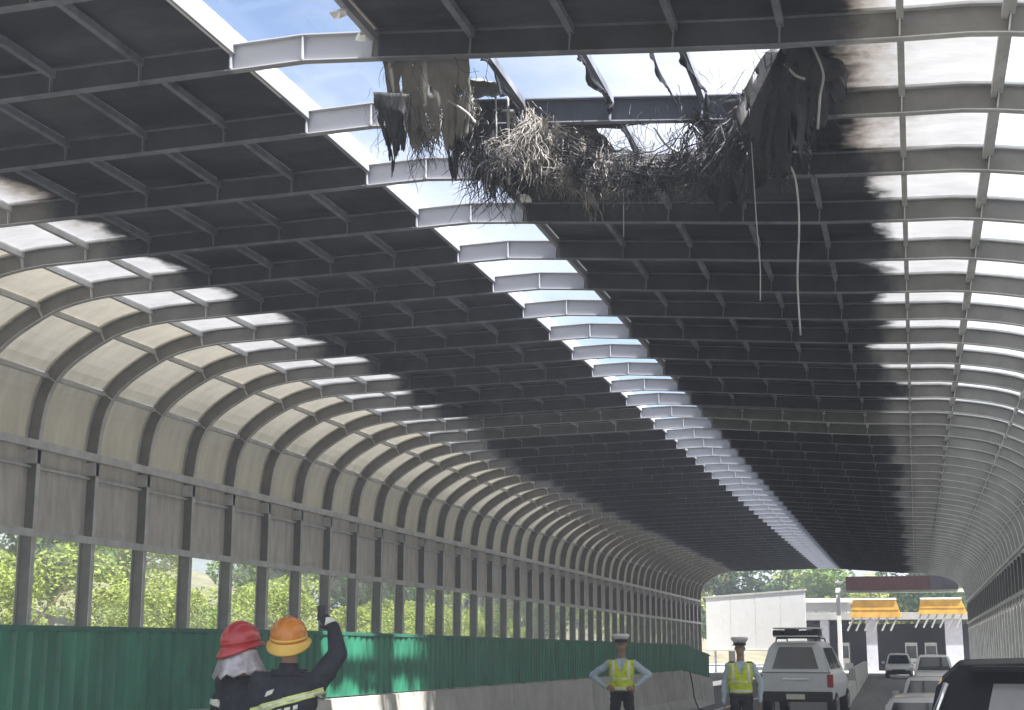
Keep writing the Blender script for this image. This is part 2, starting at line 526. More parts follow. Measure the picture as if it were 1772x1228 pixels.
def offset(pts, d, ends=None):
    out = []
    for i, p in enumerate(pts):
        a = pts[max(i - 1, 0)]; b = pts[min(i + 1, len(pts) - 1)]
        tx, tz = b[0] - a[0], b[1] - a[1]
        l = math.hypot(tx, tz)
        out.append((p[0] - tz / l * d, p[1] + tx / l * d))
    return out

# whole inner line of a frame
LINE = [(-16.0, -0.8), (-16.0, 1.0), (-16.0, 3.78)]
for i in range(len(NODES) - 1):
    c = cell_pts(i, 5 if i in CURVED else (3 if i == 3 or i == 16 else 1))
    LINE += c if i == 0 else c[1:]
LINE += [(3.8, 3.78), (3.8, 1.0), (3.8, -1.4)]
DEPTH = 0.30
OUT = offset(LINE, DEPTH)

tunnel = tag(empty('sound_barrier_tunnel', (0, 0, 0)), 'long arched sound barrier tunnel with a fire-blackened, holed roof over the road', 'tunnel')

def frame_mesh():
    m = MB()
    def strip(d0, d1, hw, mi=0):
        A, B = offset(LINE, d0), offset(LINE, d1)
        for i in range(len(LINE) - 1):
            (ax, az), (bx, bz) = A[i], A[i + 1]
            (cx, cz), (dx, dz) = B[i], B[i + 1]
            m.quad((ax, -hw, az), (bx, -hw, bz), (dx, -hw, dz), (cx, -hw, cz), mi)
            m.quad((ax, hw, az), (cx, hw, cz), (dx, hw, dz), (bx, hw, bz), mi)
            m.quad((ax, -hw, az), (ax, hw, az), (bx, hw, bz), (bx, -hw, bz))
            m.quad((cx, -hw, cz), (dx, -hw, dz), (dx, hw, dz), (cx, hw, cz))
    strip(0.0, 0.014, 0.055)
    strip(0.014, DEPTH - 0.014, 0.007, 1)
    strip(DEPTH - 0.014, DEPTH, 0.075)
    # web stiffeners at every purlin
    for i, (x, z) in enumerate(NODES):
        a = NODES[max(i - 1, 0)]; b = NODES[min(i + 1, len(NODES) - 1)]
        tx, tz = b[0] - a[0], b[1] - a[1]; l = math.hypot(tx, tz); tx /= l; tz /= l
        nx, nz_ = -tz, tx
        e = 0.008
        p = []
        for yy in (-0.07, 0.07):
            for (s, d) in ((-e, 0.015), (e, 0.015), (e, DEPTH - 0.015), (-e, DEPTH - 0.015)):
                p.append((x + tx * s + nx * d, yy, z + tz * s + nz_ * d))
        m.hexa(p)
    # foot brackets where wall posts meet the eaves rail
    for sx, xx in ((1, -16.0), (-1, 3.8)):
        m.box(min(xx, xx - sx * .28), max(xx, xx - sx * .28), -0.09, 0.09, 5.10, 5.36)
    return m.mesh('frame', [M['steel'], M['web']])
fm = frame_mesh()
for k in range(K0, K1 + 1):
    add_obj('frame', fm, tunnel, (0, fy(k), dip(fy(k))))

YS = fy(K0); YE = fy(K1)
def long_bar(name, x0, x1, z0, z1, mat, hole=None):
    """a bar along the whole tunnel that follows its fall"""
    m = MB()
    segs = [(YS, 15.0), (15.0, YE)]
    for a, b in segs:
        m.hexa([(x0, a, z0 + dip(a)), (x1, a, z0 + dip(a)), (x1, b, z0 + dip(b)), (x0, b, z0 + dip(b)),
                (x0, a, z1 + dip(a)), (x1, a, z1 + dip(a)), (x1, b, z1 + dip(b)), (x0, b, z1 + dip(b))])
    return m.build(name, mat, tunnel)
NOFF = offset(NODES, DEPTH - 0.045)
for i in range(1, len(NODES) - 1):
    x, z = NOFF[i]
    h = 0.035
    if i == 10:
        continue
    long_bar('purlin', x - 0.035, x + 0.035, z - h - .02, z + h, M['steel'])
    if i == 16:
        long_bar('conduit', x + 0.93, x + 0.99, z - 0.16, z - 0.10, M['steel'])
# rails in front of the posts
long_bar('eaves_rail', -16.0, -15.90, 5.36, 5.52, M['steel'])
long_bar('sill_rail', -16.0, -15.92, 3.70, 3.84, M['steel'])
long_bar('mid_rail', -16.2, -16.15, 5.02, 5.07, M['steel'])
long_bar('eaves_rail', 3.71, 3.80, 5.16, 5.30, M['steel'])
long_bar('sill_rail', 3.73, 3.80, 3.66, 3.78, M['steel'])
long_bar('base_wall', -16.5, -16.05, -1.7, 1.05, M['concrete'])
long_bar('base_wall', 3.9, 4.3, -2.2, 1.1, M['concrete_pale'])

# panels: a sheet with a turned-down lip all round
def panel_mesh(name, pts, mat, lip=0.03):
    m = MB()
    A = offset(pts, DEPTH + 0.012)
    B = offset(pts, DEPTH + 0.012 - lip)
    ya, yb = 0.085, PITCH - 0.085
    n = len(pts)
    for i in range(n - 1):
        m.quad((A[i][0], 0.02, A[i][1]), (A[i + 1][0], 0.02, A[i + 1][1]), (A[i + 1][0], PITCH - .02, A[i + 1][1]), (A[i][0], PITCH - .02, A[i][1]))
        for yy in (ya, yb):
            m.quad((A[i][0], yy, A[i][1] - .001), (A[i + 1][0], yy, A[i + 1][1] - .001), (B[i + 1][0], yy, B[i + 1][1]), (B[i][0], yy, B[i][1]))
    for i in (0, n - 1):
        m.quad((A[i][0], ya, A[i][1] - .001), (A[i][0], yb, A[i][1] - .001), (B[i][0], yb, B[i][1]), (B[i][0], ya, B[i][1]))
    return m.mesh(name, mat)

def inset(pts, d):
    (x0, z0), (x1, z1) = pts[0], pts[-1]
    out = list(pts)
    a, b = pts[0], pts[1]; l = math.hypot(b[0] - a[0], b[1] - a[1]); out[0] = (a[0] + (b[0] - a[0]) * d / l, a[1] + (b[1] - a[1]) * d / l)
    a, b = pts[-1], pts[-2]; l = math.hypot(b[0] - a[0], b[1] - a[1]); out[-1] = (a[0] + (b[0] - a[0]) * d / l, a[1] + (b[1] - a[1]) * d / l)
    return out

cells = {}
for i in range(len(NODES) - 1):
    if i in (9, 10):
        continue
    pts = inset(cell_pts(i, 6 if i in CURVED else 3), 0.006)
    if i in CURVED:
        cells[i] = ('curved_panel', panel_mesh('curved_panel', pts, M['curve'] if i < 5 else M['curve_grey']))
    else:
        cells[i] = ('roof_panel', panel_mesh('roof_panel', pts, M['roof']))
HOLE = {(-5, 11), (-5, 12), (-5, 13), (-5, 14), (-4, 11), (-4, 12), (-4, 13), (-4, 14)}
GONE = set()
rest = MB()
n_roof = 0
n_curve = 0
rest2 = MB()
order = sorted([(k, i) for k in range(K0, K1) for i in cells], key=lambda t: (0, t[0]) if fy(t[0]) > 9.0 else (1, -t[0]))
for k, i in order:
    if (k, i) in HOLE or (k, i) in GONE:
        continue
    nm, me = cells[i]
    if nm == 'roof_panel':
        n_roof += 1
        if n_roof > 300:
            b = len(rest.v)
            for v in me.vertices:
                rest.v.append((v.co.x, v.co.y + fy(k), v.co.z + dip(fy(k))))
            for p in me.polygons:
                rest.f.append(tuple(b + q for q in p.vertices)); rest.mi.append(0)
            continue
    if nm == 'curved_panel':
        n_curve += 1
        if n_curve > 300:
            b = len(rest2.v)
            for v in me.vertices:
                rest2.v.append((v.co.x, v.co.y + fy(k), v.co.z + dip(fy(k))))
            for p in me.polygons:
                rest2.f.append(tuple(b + q for q in p.vertices)); rest2.mi.append(0 if i < 5 else 1)
            continue
    add_obj(nm, me, tunnel, (0, fy(k), dip(fy(k))))
tag(rest2.build('curved_panel_run', [M['curve'], M['curve_grey']], tunnel), kind='stuff')
tag(rest.build('roof_panel_run', M['roof'], tunnel), kind='stuff')

# wall panels and glazing between the posts
def wall_sheet(name, x, z0, z1, mat, th=0.02):
    m = MB(); m.box(x, x + th, 0.03, PITCH - 0.03, z0, z1)
    return m.mesh(name, mat)
wp_l = wall_sheet('wall_panel', -16.24, 3.80, 5.06, M['wall'])
wp_l2 = wall_sheet('wall_panel', -16.27, 5.02, 5.50, M['wall'])
gl_l = wall_sheet('glass_pane', -16.25, 1.06, 3.80, M['glass'], 0.012)
wp_r = wall_sheet('wall_panel', 4.02, 3.79, 5.24, M['wall_shaded'])
wp_r2 = wall_sheet('glass_pane', 4.04, 1.10, 3.72, M['frosted'], 0.012)
for k in range(K0, K1):
    p = (0, fy(k), dip(fy(k)))
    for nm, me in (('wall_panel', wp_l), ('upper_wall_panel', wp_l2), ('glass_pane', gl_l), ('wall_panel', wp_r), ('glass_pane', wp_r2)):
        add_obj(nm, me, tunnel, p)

# skylight: kerbs, glazing raised above the roof
xl, zl = OUT[LINE.index(min(LINE, key=lambda p: abs(p[0] + 6.95)))]
xr, zr = OUT[LINE.index(min(LINE, key=lambda p: abs(p[0] + 5.3)))]
xm, zm = OUT[LINE.index(min(LINE, key=lambda p: abs(p[0] + 6.1)))]
kb = MB(); kb.box(xl - 0.03, xl + 0.005, 0.02, PITCH - 0.02, zl - 0.10, zl + 0.20)
kbm = kb.mesh('skylight_kerb', M['white'])
kc = MB(); kc.box(xr - 0.005, xr + 0.03, 0.02, PITCH - 0.02, zr - 0.06, zr + 0.20)
kcm = kc.mesh('skylight_kerb', M['steel'])
def sheet_mesh(x0, z0, x1, z1):
    m = MB()
    m.hexa([(x0, .01, z0), (x1, .01, z1), (x1, PITCH - .01, z1), (x0, PITCH - .01, z0), (x0, .01, z0 + .01), (x1, .01, z1 + .01), (x1, PITCH - .01, z1 + .01), (x0, PITCH - .01, z0 + .01)])
    return m.mesh('skylight_pane', M['skyglass'])
sk1 = sheet_mesh(xl - .02, zl + .205, xm - .01, zm + .23)
sk2 = sheet_mesh(xm + .01, zm + .23, xr + .02, zr + .205)
for k in range(K0, K1):
    p = (0, fy(k), dip(fy(k)))
    add_obj('skylight_kerb', kbm, tunnel, p)
    if k not in (-6, -5, -4):
        add_obj('skylight_kerb', kcm, tunnel, p)
    add_obj('skylight_pane', sk1, tunnel, p)
    if k not in (-5, -4):
        add_obj('skylight_pane', sk2, tunnel, p)

# ------------------------------------------------------------------ the burnt hole
rnd = random.Random(11)
def torn_sheet(name, a, b, lens, mat, lean=(0, 0.0), folds=5, amp=0.05, rows=16, seed=0, flare=-0.16, holes=0.36):
    """cloth-like membrane hanging from the edge a-b, ragged at its foot"""
    a, b = Vector(a), Vector(b)
    cols = 46
    v, f = [], []
    side = (b - a).normalized(); out = side.cross(Vector((0, 0, 1))).normalized()
    for j in range(rows + 1):
        t = j / rows
        for i in range(cols + 1):
            s = i / cols
            q = s * (len(lens) - 1); qi = min(int(q), len(lens) - 2); ln = lens[qi] * (1 - (q - qi)) + lens[qi + 1] * (q - qi)
            ln *= 1 + 0.22 * noise.noise(Vector((s * 9, seed, 0))) + 0.20 * noise.noise(Vector((s * 26, seed + 5, 0))) + 0.16 * noise.noise(Vector((s * 60, seed + 7, 0)))
            p = a.lerp(b, s)
            fold = amp * (0.25 + t) * (0.5 * math.sin(s * folds * 2 * math.pi + seed + 1.3 * t) + 1.3 * noise.noise(Vector((s * folds * 1.9, t * .8, seed + 3)))) + 0.06 * t * noise.noise(Vector((s * 4, t * 3, seed)))
            pinch = (s - 0.5) * flare * (t * t if flare < 0 else t ** .6)
            p = p + Vector((0, 0, -ln * t)) + out * fold + side * (pinch + 0.03 * noise.noise(Vector((s * 7, t * 5, seed + 9)))) + Vector((lean[0] * t, lean[1] * t, 0))
            v.append(tuple(p))
    n = cols + 1
    for j in range(rows):
        for i in range(cols):
            if j > rows * 0.3 and noise.noise(Vector((i * .33, j * .22, seed + 20))) + .22 * (j / rows - .6) > holes:
                continue
            f.append((j * n + i, j * n + i + 1, (j + 1) * n + i + 1, (j + 1) * n + i))
    me = bpy.data.meshes.new(name); me.from_pydata(v, [], f)
    me.polygons.foreach_set('use_smooth', [True] * len(f))
    o = add_obj(name, me, tunnel, mat=mat)
    s = o.modifiers.new('thickness', 'SOLIDIFY'); s.thickness = 0.006
    return o
ya, yb, yc = fy(-5), fy(-4), fy(-3)
# grey membrane peeled down beside the skylight
torn_sheet('torn_sheet', (-5.25, 13.85, 7.98), (-4.28, 13.88, 7.86), [0.85, 0.95, 0.90, 0.98, 0.80], M['greysheet'], (0.0, 0.25), 2, 0.035, seed=1)
torn_sheet('torn_sheet', (-5.35, 11.75, 8.12), (-4.75, 11.8, 8.05), [0.10, 0.30, 0.12], M['greysheet'], (0, 0.1), 1, 0.02, seed=2)
torn_sheet('torn_sheet', (-5.38, 13.9, 7.55), (-4.98, 13.95, 7.5), [0.45, 0.85, 0.55], M['charred'], (0.02, 0.05), 2, 0.04, seed=3)
torn_sheet('torn_sheet', (-5.15, 15.7, 8.0), (-4.25, 15.72, 7.9), [0.95, 0.5, 0.98, 0.8, 0.6], M['charred'], (0.0, 0.06), 4, 0.05, seed=4)
# black drapes on the right of the hole
torn_sheet('torn_sheet', (-1.12, 14.30, 7.74), (-0.74, 14.45, 7.74), [0.75, 1.25, 1.15, 0.65], M['charred'], (-0.12, 0.05), 2.4, 0.09, seed=5, flare=.62)
torn_sheet('torn_sheet', (-0.95, 14.2, 7.76), (-0.45, 14.9, 7.76), [0.25, 0.6, 0.3, 0.5, 0.2], M['charred'], (0.02, 0.05), 2.0, 0.07, seed=15, flare=.2, holes=.25)
torn_sheet('torn_sheet', (-1.75, 15.2, 7.55), (-0.95, 15.0, 7.62), [0.5, 0.8, 1.0, 0.7], M['charred'], (0.1, 0.1), 1.3, 0.06, seed=6)
torn_sheet('torn_sheet', (-2.15, 17.0, 7.95), (-1.2, 15.9, 7.72), [0.25, 0.7, 0.95, 0.5, 0.3], M['charred'], (0.0, 0.2), 2.2, 0.08, seed=7)
torn_sheet('torn_sheet', (-3.1, 17.7, 7.9), (-1.1, 17.75, 7.75), [0.25, 0.5, 0.7, 0.45, 0.2], M['charred'], (0, 0.05), 6, 0.06, seed=8)
torn_sheet('torn_sheet', (-5.2, 17.72, 8.02), (-3.2, 17.75, 7.9), [0.35, 0.25, 0.55, 0.4, 0.3], M['charred'], (0, 0.05), 6, 0.05, seed=9)
torn_sheet('torn_sheet', (-4.1, 15.85, 7.75), (-1.3, 15.88, 7.60), [0.12, 0.05, 0.09, 0.03, 0.06, 0.15, 0.1], M['charred'], (0, 0.03), 8, 0.03, seed=10)
# rags left on the purlins that cross the hole
for i, (px, yy) in enumerate(((-4.2, 13.9), (-3.13, 13.9), (-2.06, 13.9), (-2.35, 13.85), (-3.13, 15.95), (-2.06, 15.95), (-4.2, 15.95))):
    z = 7.88 - 0.085 * (px + 4.2)
    torn_sheet('burnt_rag', (px, yy, z + .03), (px + 0.06 * (i % 3), yy + 1.7, z + .02), [0.10 + .05 * (i % 2), 0.05, 0.2 - .03 * i, 0.07, 0.12 + .04 * (i % 3)], M['charred'], (0.02, 0), 1.5, 0.05, rows=6, seed=30 + i)
# burnt membranes still lying in the second bay
def leftover(name, x0, x1, y0, y1, z, mat, seed):
    v, f = [], []
    n = 16
    for j in range(n + 1):
        for i in range(n + 1):
            x = x0 + (x1 - x0) * i / n; y = y0 + (y1 - y0) * j / n
            e = 0.22 * noise.noise(Vector((i * .5, seed, 0))) if j == 0 else 0
            v.append((x, y + e, z - 0.085 * (x + 4.2) - 0.25 * (1 - j / n) ** 2 + 0.06 * noise.noise(Vector((i * .4, j * .4, seed)))))
    for j in range(n):
        for i in range(n):
            f.append((j * (n + 1) + i, j * (n + 1) + i + 1, (j + 1) * (n + 1) + i + 1, (j + 1) * (n + 1) + i))
    me = bpy.data.meshes.new(name); me.from_pydata(v, [], f)
    me.polygons.foreach_set('use_smooth', [True] * len(f))
    o = add_obj(name, me, tunnel, mat=mat); s = o.modifiers.new('thickness', 'SOLIDIFY'); s.thickness = 0.006
leftover('torn_sheet', -5.28, -4.22, 16.2, 17.8, 8.05, M['charred'], 3)
leftover('torn_sheet', -4.18, -3.45, 15.95, 17.8, 8.05, M['charred'], 5)
leftover('torn_sheet', -2.0, -1.02, 16.5, 17.8, 8.05, M['charred'], 7)
leftover('torn_sheet', -3.4, -2.1, 17.45, 17.8, 8.0, M['charred'], 8)
leftover('torn_sheet', -5.28, -4.35, 14.6, 15.7, 8.08, M['greysheet'], 9)

# matted wads of insulation sagging between the beams
torn_sheet('insulation_wad', (-4.22, 15.62, 7.66), (-3.82, 15.66, 7.58), [0.4, 0.65, 0.55, 0.3], M['fibre'], (0.05, 0.12), 3.0, 0.13, rows=18, seed=41, holes=.18)
torn_sheet('insulation_wad', (-3.95, 15.9, 7.75), (-3.5, 16.0, 7.62), [0.45, 0.6, 0.35], M['fibre'], (0.1, 0.2), 3.0, 0.12, rows=18, seed=43, holes=.15)
# insulation fibres hanging in a matted clump
def strands(name, locks, per, cx, cy, cz, sx, sy, sz, lmin, lmax, mat, wd=0.004, seed=1, droop=1.0, tidy=0.03):
    r = random.Random(seed); m = MB()
    for _ in range(locks):
        base = Vector((r.gauss(cx, sx), r.gauss(cy, sy), cz + r.uniform(-sz, sz)))
        d0 = Vector((r.gauss(0, .5), r.gauss(0, .4), -abs(r.gauss(droop, .4)))).normalized()
        L0 = r.uniform(lmin, lmax); n = 8
        bend = [Vector((r.gauss(0, .38), r.gauss(0, .34), -0.12 * droop + r.gauss(0, .2))) for _ in range(n)]
        for _ in range(per):
            p = base + Vector((r.gauss(0, tidy), r.gauss(0, tidy), r.gauss(0, tidy * 2)))
            d = (d0 + Vector((r.gauss(0, .16), r.gauss(0, .16), r.gauss(0, .1)))).normalized()
            ln = L0 * r.uniform(.45, 1.15); pts = [p.copy()]
            for j in range(n):
                d = (d + bend[j] + Vector((r.gauss(0, .2), r.gauss(0, .2), r.gauss(0, .12)))).normalized()
                p = p + d * ln / n; pts.append(p.copy())
            wv = wd * r.uniform(.5, 1.6)
            m.tube(pts, [wv, wv, wv, wv * .9, wv * .9, wv * .8, wv * .6, wv * .5, wv * .3], 3, caps=False)
    return tag(m.build(name, mat, tunnel), kind='stuff')
strands('insulation_fibres', 26, 26, -4.02, 15.72, 7.66, 0.17, 0.12, 0.18, 0.35, 0.85, M['fibre'], 0.0045, 1, 1.3)
strands('insulation_fibres', 22, 22, -3.70, 15.95, 7.48, 0.13, 0.14, 0.12, 0.25, 0.6, M['fibre'], 0.0042, 2, 1.0)
strands('insulation_fibres', 16, 16, -3.0, 17.0, 7.55, 0.32, 0.22, 0.08, 0.15, 0.4, M['fibre'], 0.004, 3, 0.25)
strands('insulation_fibres', 8, 16, -4.42, 14.15, 7.40, 0.12, 0.1, 0.1, 0.15, 0.4, M['fibre'], 0.004, 4, 0.3)
strands('charred_fibres', 30, 20, -4.0, 15.92, 7.45, 0.24, 0.2, 0.25, 0.2, 0.75, M['charred'], 0.006, 5)
strands('charred_fibres', 26, 18, -1.55, 15.7, 7.5, 0.42, 0.4, 0.2, 0.2, 0.6, M['charred'], 0.006, 6)
strands('charred_fibres', 14, 16, -4.8, 15.0, 7.5, 0.25, 0.4, 0.2, 0.2, 0.6, M['charred'], 0.006, 7)
strands('charred_fibres', 30, 12, -2.4, 17.2, 7.75, 0.7, 0.3, 0.1, 0.12, 0.35, M['charred'], 0.006, 8)

for q_, (x_, y_, z_) in enumerate(((-3.5, 17.2, 7.6), (-3.2, 17.45, 7.62), (-2.9, 17.5, 7.62), (-2.55, 17.5, 7.66), (-2.25, 17.4, 7.72), (-4.15, 15.5, 7.35), (-3.8, 15.8, 7.2))):
    strands('insulation_fibres', 7, 22, x_, y_, z_, 0.10, 0.1, 0.06, 0.2, 0.5, M['fibre'], 0.0036, 60 + q_, 0.8, .04)
for q_, (x_, y_, z_) in enumerate(((-1.35, 14.9, 7.35), (-1.0, 14.6, 7.2), (-1.7, 15.5, 7.3), (-2.0, 16.2, 7.45), (-4.95, 14.3, 7.35), (-4.6, 15.4, 7.3), (-4.4, 15.6, 7.2), (-1.2, 14.6, 7.0))):
    strands('charred_fibres', 9, 20, x_, y_, z_, 0.13, 0.12, 0.12, 0.3, 0.75, M['charred'], 0.0042, 70 + q_, 1.8, .05)
# long burnt strips slung in a sagging arc from end to end of the opening
def swag(name, count, a, b, sag, mat, wd, seed, spread=.12):
    r = random.Random(seed); m = MB()
    for _ in range(count):
        p0 = Vector(a) + Vector((r.gauss(0, spread * 1.6), r.gauss(0, spread), r.gauss(0, spread)))
        p1 = Vector(b) + Vector((r.gauss(0, spread * 1.6), r.gauss(0, spread), r.gauss(0, spread)))
        t0, t1 = sorted((r.uniform(0, .75), r.uniform(.25, 1)))
        sg = sag * r.uniform(.75, 1.25); pts = []
        for j in range(13):
            t = t0 + (t1 - t0) * j / 12
            p = p0.lerp(p1, t) - Vector((0, 0, sg * 4 * t * (1 - t)))
            p += Vector((noise.noise(Vector((t * 9, seed, _))), noise.noise(Vector((t * 9, seed + 3, _))), noise.noise(Vector((t * 11, seed + 6, _))))) * .09
            pts.append(p)
        wv = wd * r.uniform(.5, 1.8)
        m.tube(pts, [wv * (1 - .5 * abs(j / 6 - 1)) for j in range(13)], 4, caps=False)
    return tag(m.build(name, mat, tunnel), kind='stuff')
swag('charred_strips', 40, (-4.2, 15.7, 7.55), (-1.35, 15.6, 7.6), 0.62, M['charred'], 0.008, 81, .16)
for q_ in range(9):
    t_ = (q_ + .5) / 9; x_ = -3.9 + 2.5 * t_; z_ = 7.55 - 2.1 * t_ * (1 - t_)
    strands('charred_fibres', 7, 16, x_, 15.75, z_, 0.1, 0.08, 0.07, 0.2, 0.55, M['charred'], 0.004, 90 + q_, 2.6, .05)
    if q_ % 2 == 0:
        torn_sheet('burnt_rag', (x_ - .16, 15.72, z_ + .06), (x_ + .14, 15.8, z_ + .04), [.15, .4, .22, .36, .1], M['charred'], (.04, .05), 2.0, .07, rows=10, seed=100 + q_, flare=.15, holes=.22)
strands('insulation_fibres', 16, 20, -3.35, 15.8, 7.12, 0.28, 0.1, 0.08, 0.2, 0.5, M['fibre'], 0.004, 99, 1.8, .05)
swag('charred_strips', 60, (-3.6, 17.3, 7.75), (-1.2, 17.0, 7.75), 0.35, M['charred'], 0.009, 82)
swag('ash_strips', 34, (-4.3, 15.6, 7.6), (-2.2, 16.2, 7.35), 0.42, M['fibre'], 0.006, 83)
swag('ash_strips', 30, (-3.4, 17.2, 7.72), (-1.9, 17.0, 7.72), 0.30, M['fibre'], 0.005, 84)
# loose threads along the torn edges
strands('loose_threads', 22, 3, -3.2, 15.75, 7.70, 0.9, 0.12, 0.1, 0.3, 0.9, M['charred'], 0.003, 51, 2.5, .06)
strands('loose_threads', 34, 3, -1.3, 14.7, 7.5, 0.35, 0.3, 0.2, 0.3, 0.8, M['charred'], 0.003, 52, 1.5, .1)
strands('loose_threads', 30, 3, -4.75, 14.2, 7.6, 0.35, 0.35, 0.3, 0.25, 0.8, M['charred'], 0.003, 53, 1.5, .1)
strands('loose_threads', 26, 3, -2.4, 17.5, 7.75, 0.9, 0.2, 0.1, 0.3, 0.9, M['charred'], 0.003, 55, 1.4, .1)

def cable_part(name, pts, r, mat=M['cable']):
    m = MB()
    # smooth the line a little
    P = [Vector(p) for p in pts]; P = [P[0]] + P + [P[-1]]; out = []
    for i in range(len(P) - 3):
        for t in range(5):
            out.append(Vector(cat(P[i], P[i + 1], P[i + 2], P[i + 3], t / 5)))
    out.append(P[-1])
    m.tube(out, r, 6)
    return m.build(name, mat, tunnel, smooth=True)
cable_part('hanging_cable', [(-1.06, 14.5, 7.2), (-1.04, 14.5, 6.65), (-0.95, 14.5, 6.36), (-0.93, 14.5, 5.9), (-0.97, 14.5, 5.3), (-0.96, 14.5, 4.72)], 0.011)
cable_part('hanging_cable', [(-1.40, 14.5, 7.3), (-1.37, 14.52, 6.2), (-1.36, 14.5, 5.9), (-1.34, 14.5, 5.5), (-1.35, 14.5, 5.1)], 0.006)
cable_part('hanging_cable', [(-4.48, 15.6, 8.1), (-4.47, 15.6, 7.6), (-4.49, 15.62, 7.2)], 0.012)
cable_part('hanging_cable', [(-4.30, 15.5, 8.0), (-4.29, 15.5, 7.4), (-4.28, 15.5, 6.9)], 0.015)
cable_part('hanging_cable', [(-3.3, 17.3, 8.0), (-3.28, 17.3, 7.4), (-3.29, 17.32, 6.7)], 0.007)
cable_part('hanging_cable', [(-0.72, 14.35, 7.75), (-0.62, 14.4, 7.45), (-0.66, 14.4, 7.2), (-0.70, 14.42, 6.85)], 0.014)
cable_part('bent_bar', [(-4.62, 14.0, 7.45), (-4.35, 14.0, 7.25), (-4.25, 14.02, 7.12)], 0.014)
cable_part('bent_bar', [(-3.5, 15.9, 6.98), (-3.1, 15.9, 6.95), (-2.75, 15.9, 6.97)], 0.014)
cable_part('bent_bar', [(-2.75, 16.6, 7.85), (-2.6, 16.7, 7.62), (-2.3, 16.8, 7.5), (-1.95, 16.8, 7.56)], 0.018)
cable_part('bent_bar', [(-4.95, 15.6, 7.4), (-4.75, 15.7, 7.25)], 0.012, M['white'])
cable_part('bent_bar', [(-1.0, 14.3, 7.55), (-0.90, 14.32, 7.42), (-0.80, 14.35, 7.38)], 0.014)
# bright scraps of torn foil
for i, (x, y, z, s) in enumerate(((-5.28, 12.72, 7.93, .11), (-5.27, 13.25, 7.90, .10), (-3.0, 12.6, 7.9, .10), (-2.75, 15.9, 6.93, .09), (-4.25, 15.6, 7.2, .10), (-4.5, 15.6, 7.25, .07), (-4.2, 15.9, 6.85, .09), (-5.0, 11.9, 8.1, .14))):
    r = random.Random(90 + i); m = MB()
    pts = [Vector((x + math.cos(t) * s * r.uniform(.5, 1.2), y + r.uniform(-.05, .05), z + math.sin(t) * s * r.uniform(.3, .8))) for t in [k * math.pi / 4 for k in range(8)]]
    c = Vector((x, y - 0.04, z))
    for k in range(8):
        m.poly([c, pts[k], pts[(k + 1) % 8]])
        m.poly([c + Vector((0, .05, 0)), pts[(k + 1) % 8], pts[k]])
    m.build('foil_scrap', M['white'], tunnel)

# ------------------------------------------------------------------ median: concrete barrier and green fence
MX = -6.4
barrier = tag(empty('concrete_barrier', (MX, 2, 0)), 'long pale concrete median barrier under the green fence', 'barrier')
prof = [(-.30, 0), (-.30, .08), (-.17, .32), (-.11, 1.07), (.11, 1.07), (.17, .32), (.30, .08), (.30, 0)]
seg = 3.0
def bar_z(y):
    return dip(y) - 0.34 * max(0, min(1, (y - 41.5) / 6.0))
yy = 2.0
while yy < 47:
    m = MB(); a, b = yy + .012, yy + seg - .012
    A = [(px, a - 2, pz + bar_z(a)) for px, pz in prof]; B = [(px, b - 2, pz + bar_z(b)) for px, pz in prof]
    for i in range(len(prof) - 1):
        m.quad(A[i], A[i + 1], B[i + 1], B[i])
    m.poly(A[::-1]); m.poly(B)
    m.build('barrier_block', M['concrete'], barrier)
    yy += seg
fence = tag(empty('green_fence', (MX, 2, 1.07)), 'dark green sheet metal anti-glare fence on the median barrier', 'fence')
SL = 0.40
def slat_mesh(z0, z1):
    m = MB(); t = 0.004
    xsn = [(0.004, 0), (0.04, 0.045), (0.16, 0.045), (0.20, 0.0), (0.24, 0.045), (0.36, 0.045), (SL - .004, 0)]
    for (ya_, xa), (yb_, xb) in zip(xsn, xsn[1:]):
        m.hexa([(xa, ya_, z0), (xa + t, ya_, z0), (xb + t, yb_, z0), (xb, yb_, z0), (xa, ya_, z1), (xa + t, ya_, z1), (xb + t, yb_, z1), (xb, yb_, z1)])
    return m.mesh('fence_slat', M['fence'])
sm = slat_mesh(0.015, 0.74)
n = int((47 - 2) / SL)
for i in range(n):
    y = 2 + i * SL
    o = add_obj('fence_slat', sm, fence, (0, y - 2, bar_z(y)))
    o.rotation_euler = (0, R(rnd.uniform(-0.6, 0.6)), R(rnd.uniform(-0.8, 0.8)))
pm = MB(); pm.box(-.07, -.01, -.03, .03, 0, .70); pm = pm.mesh('fence_post', M['fence_post'])
for i in range(23):
    y = 2.2 + 2 * i
    if y < 47: add_obj('fence_post', pm, fence, (0, y - 2, bar_z(y)))
m = MB()
for a, b in ((2, 15), (15, 41.5), (41.5, 47)):
    m.hexa([(.045, a - 2, .70 + bar_z(a)), (.06, a - 2, .70 + bar_z(a)), (.06, b - 2, .70 + bar_z(b)), (.045, b - 2, .70 + bar_z(b)),
            (.045, a - 2, .735 + bar_z(a)), (.06, a - 2, .735 + bar_z(a)), (.06, b - 2, .735 + bar_z(b)), (.045, b - 2, .735 + bar_z(b))])
m.build('top_rail', M['fence_post'], fence)
m = MB(); m.tube([(-6.2, 41.6, 0.9), (-6.12, 41.5, 0.55), (-6.05, 41.3, 0.2), (-5.9, 41.0, -0.1), (-5.6, 40.4, -0.135)], 0.02, 6)
tag(m.build('loose_cable', M['black_plastic'], smooth=True), 'thin dark cable drooping down the face of the concrete barrier', 'cable')

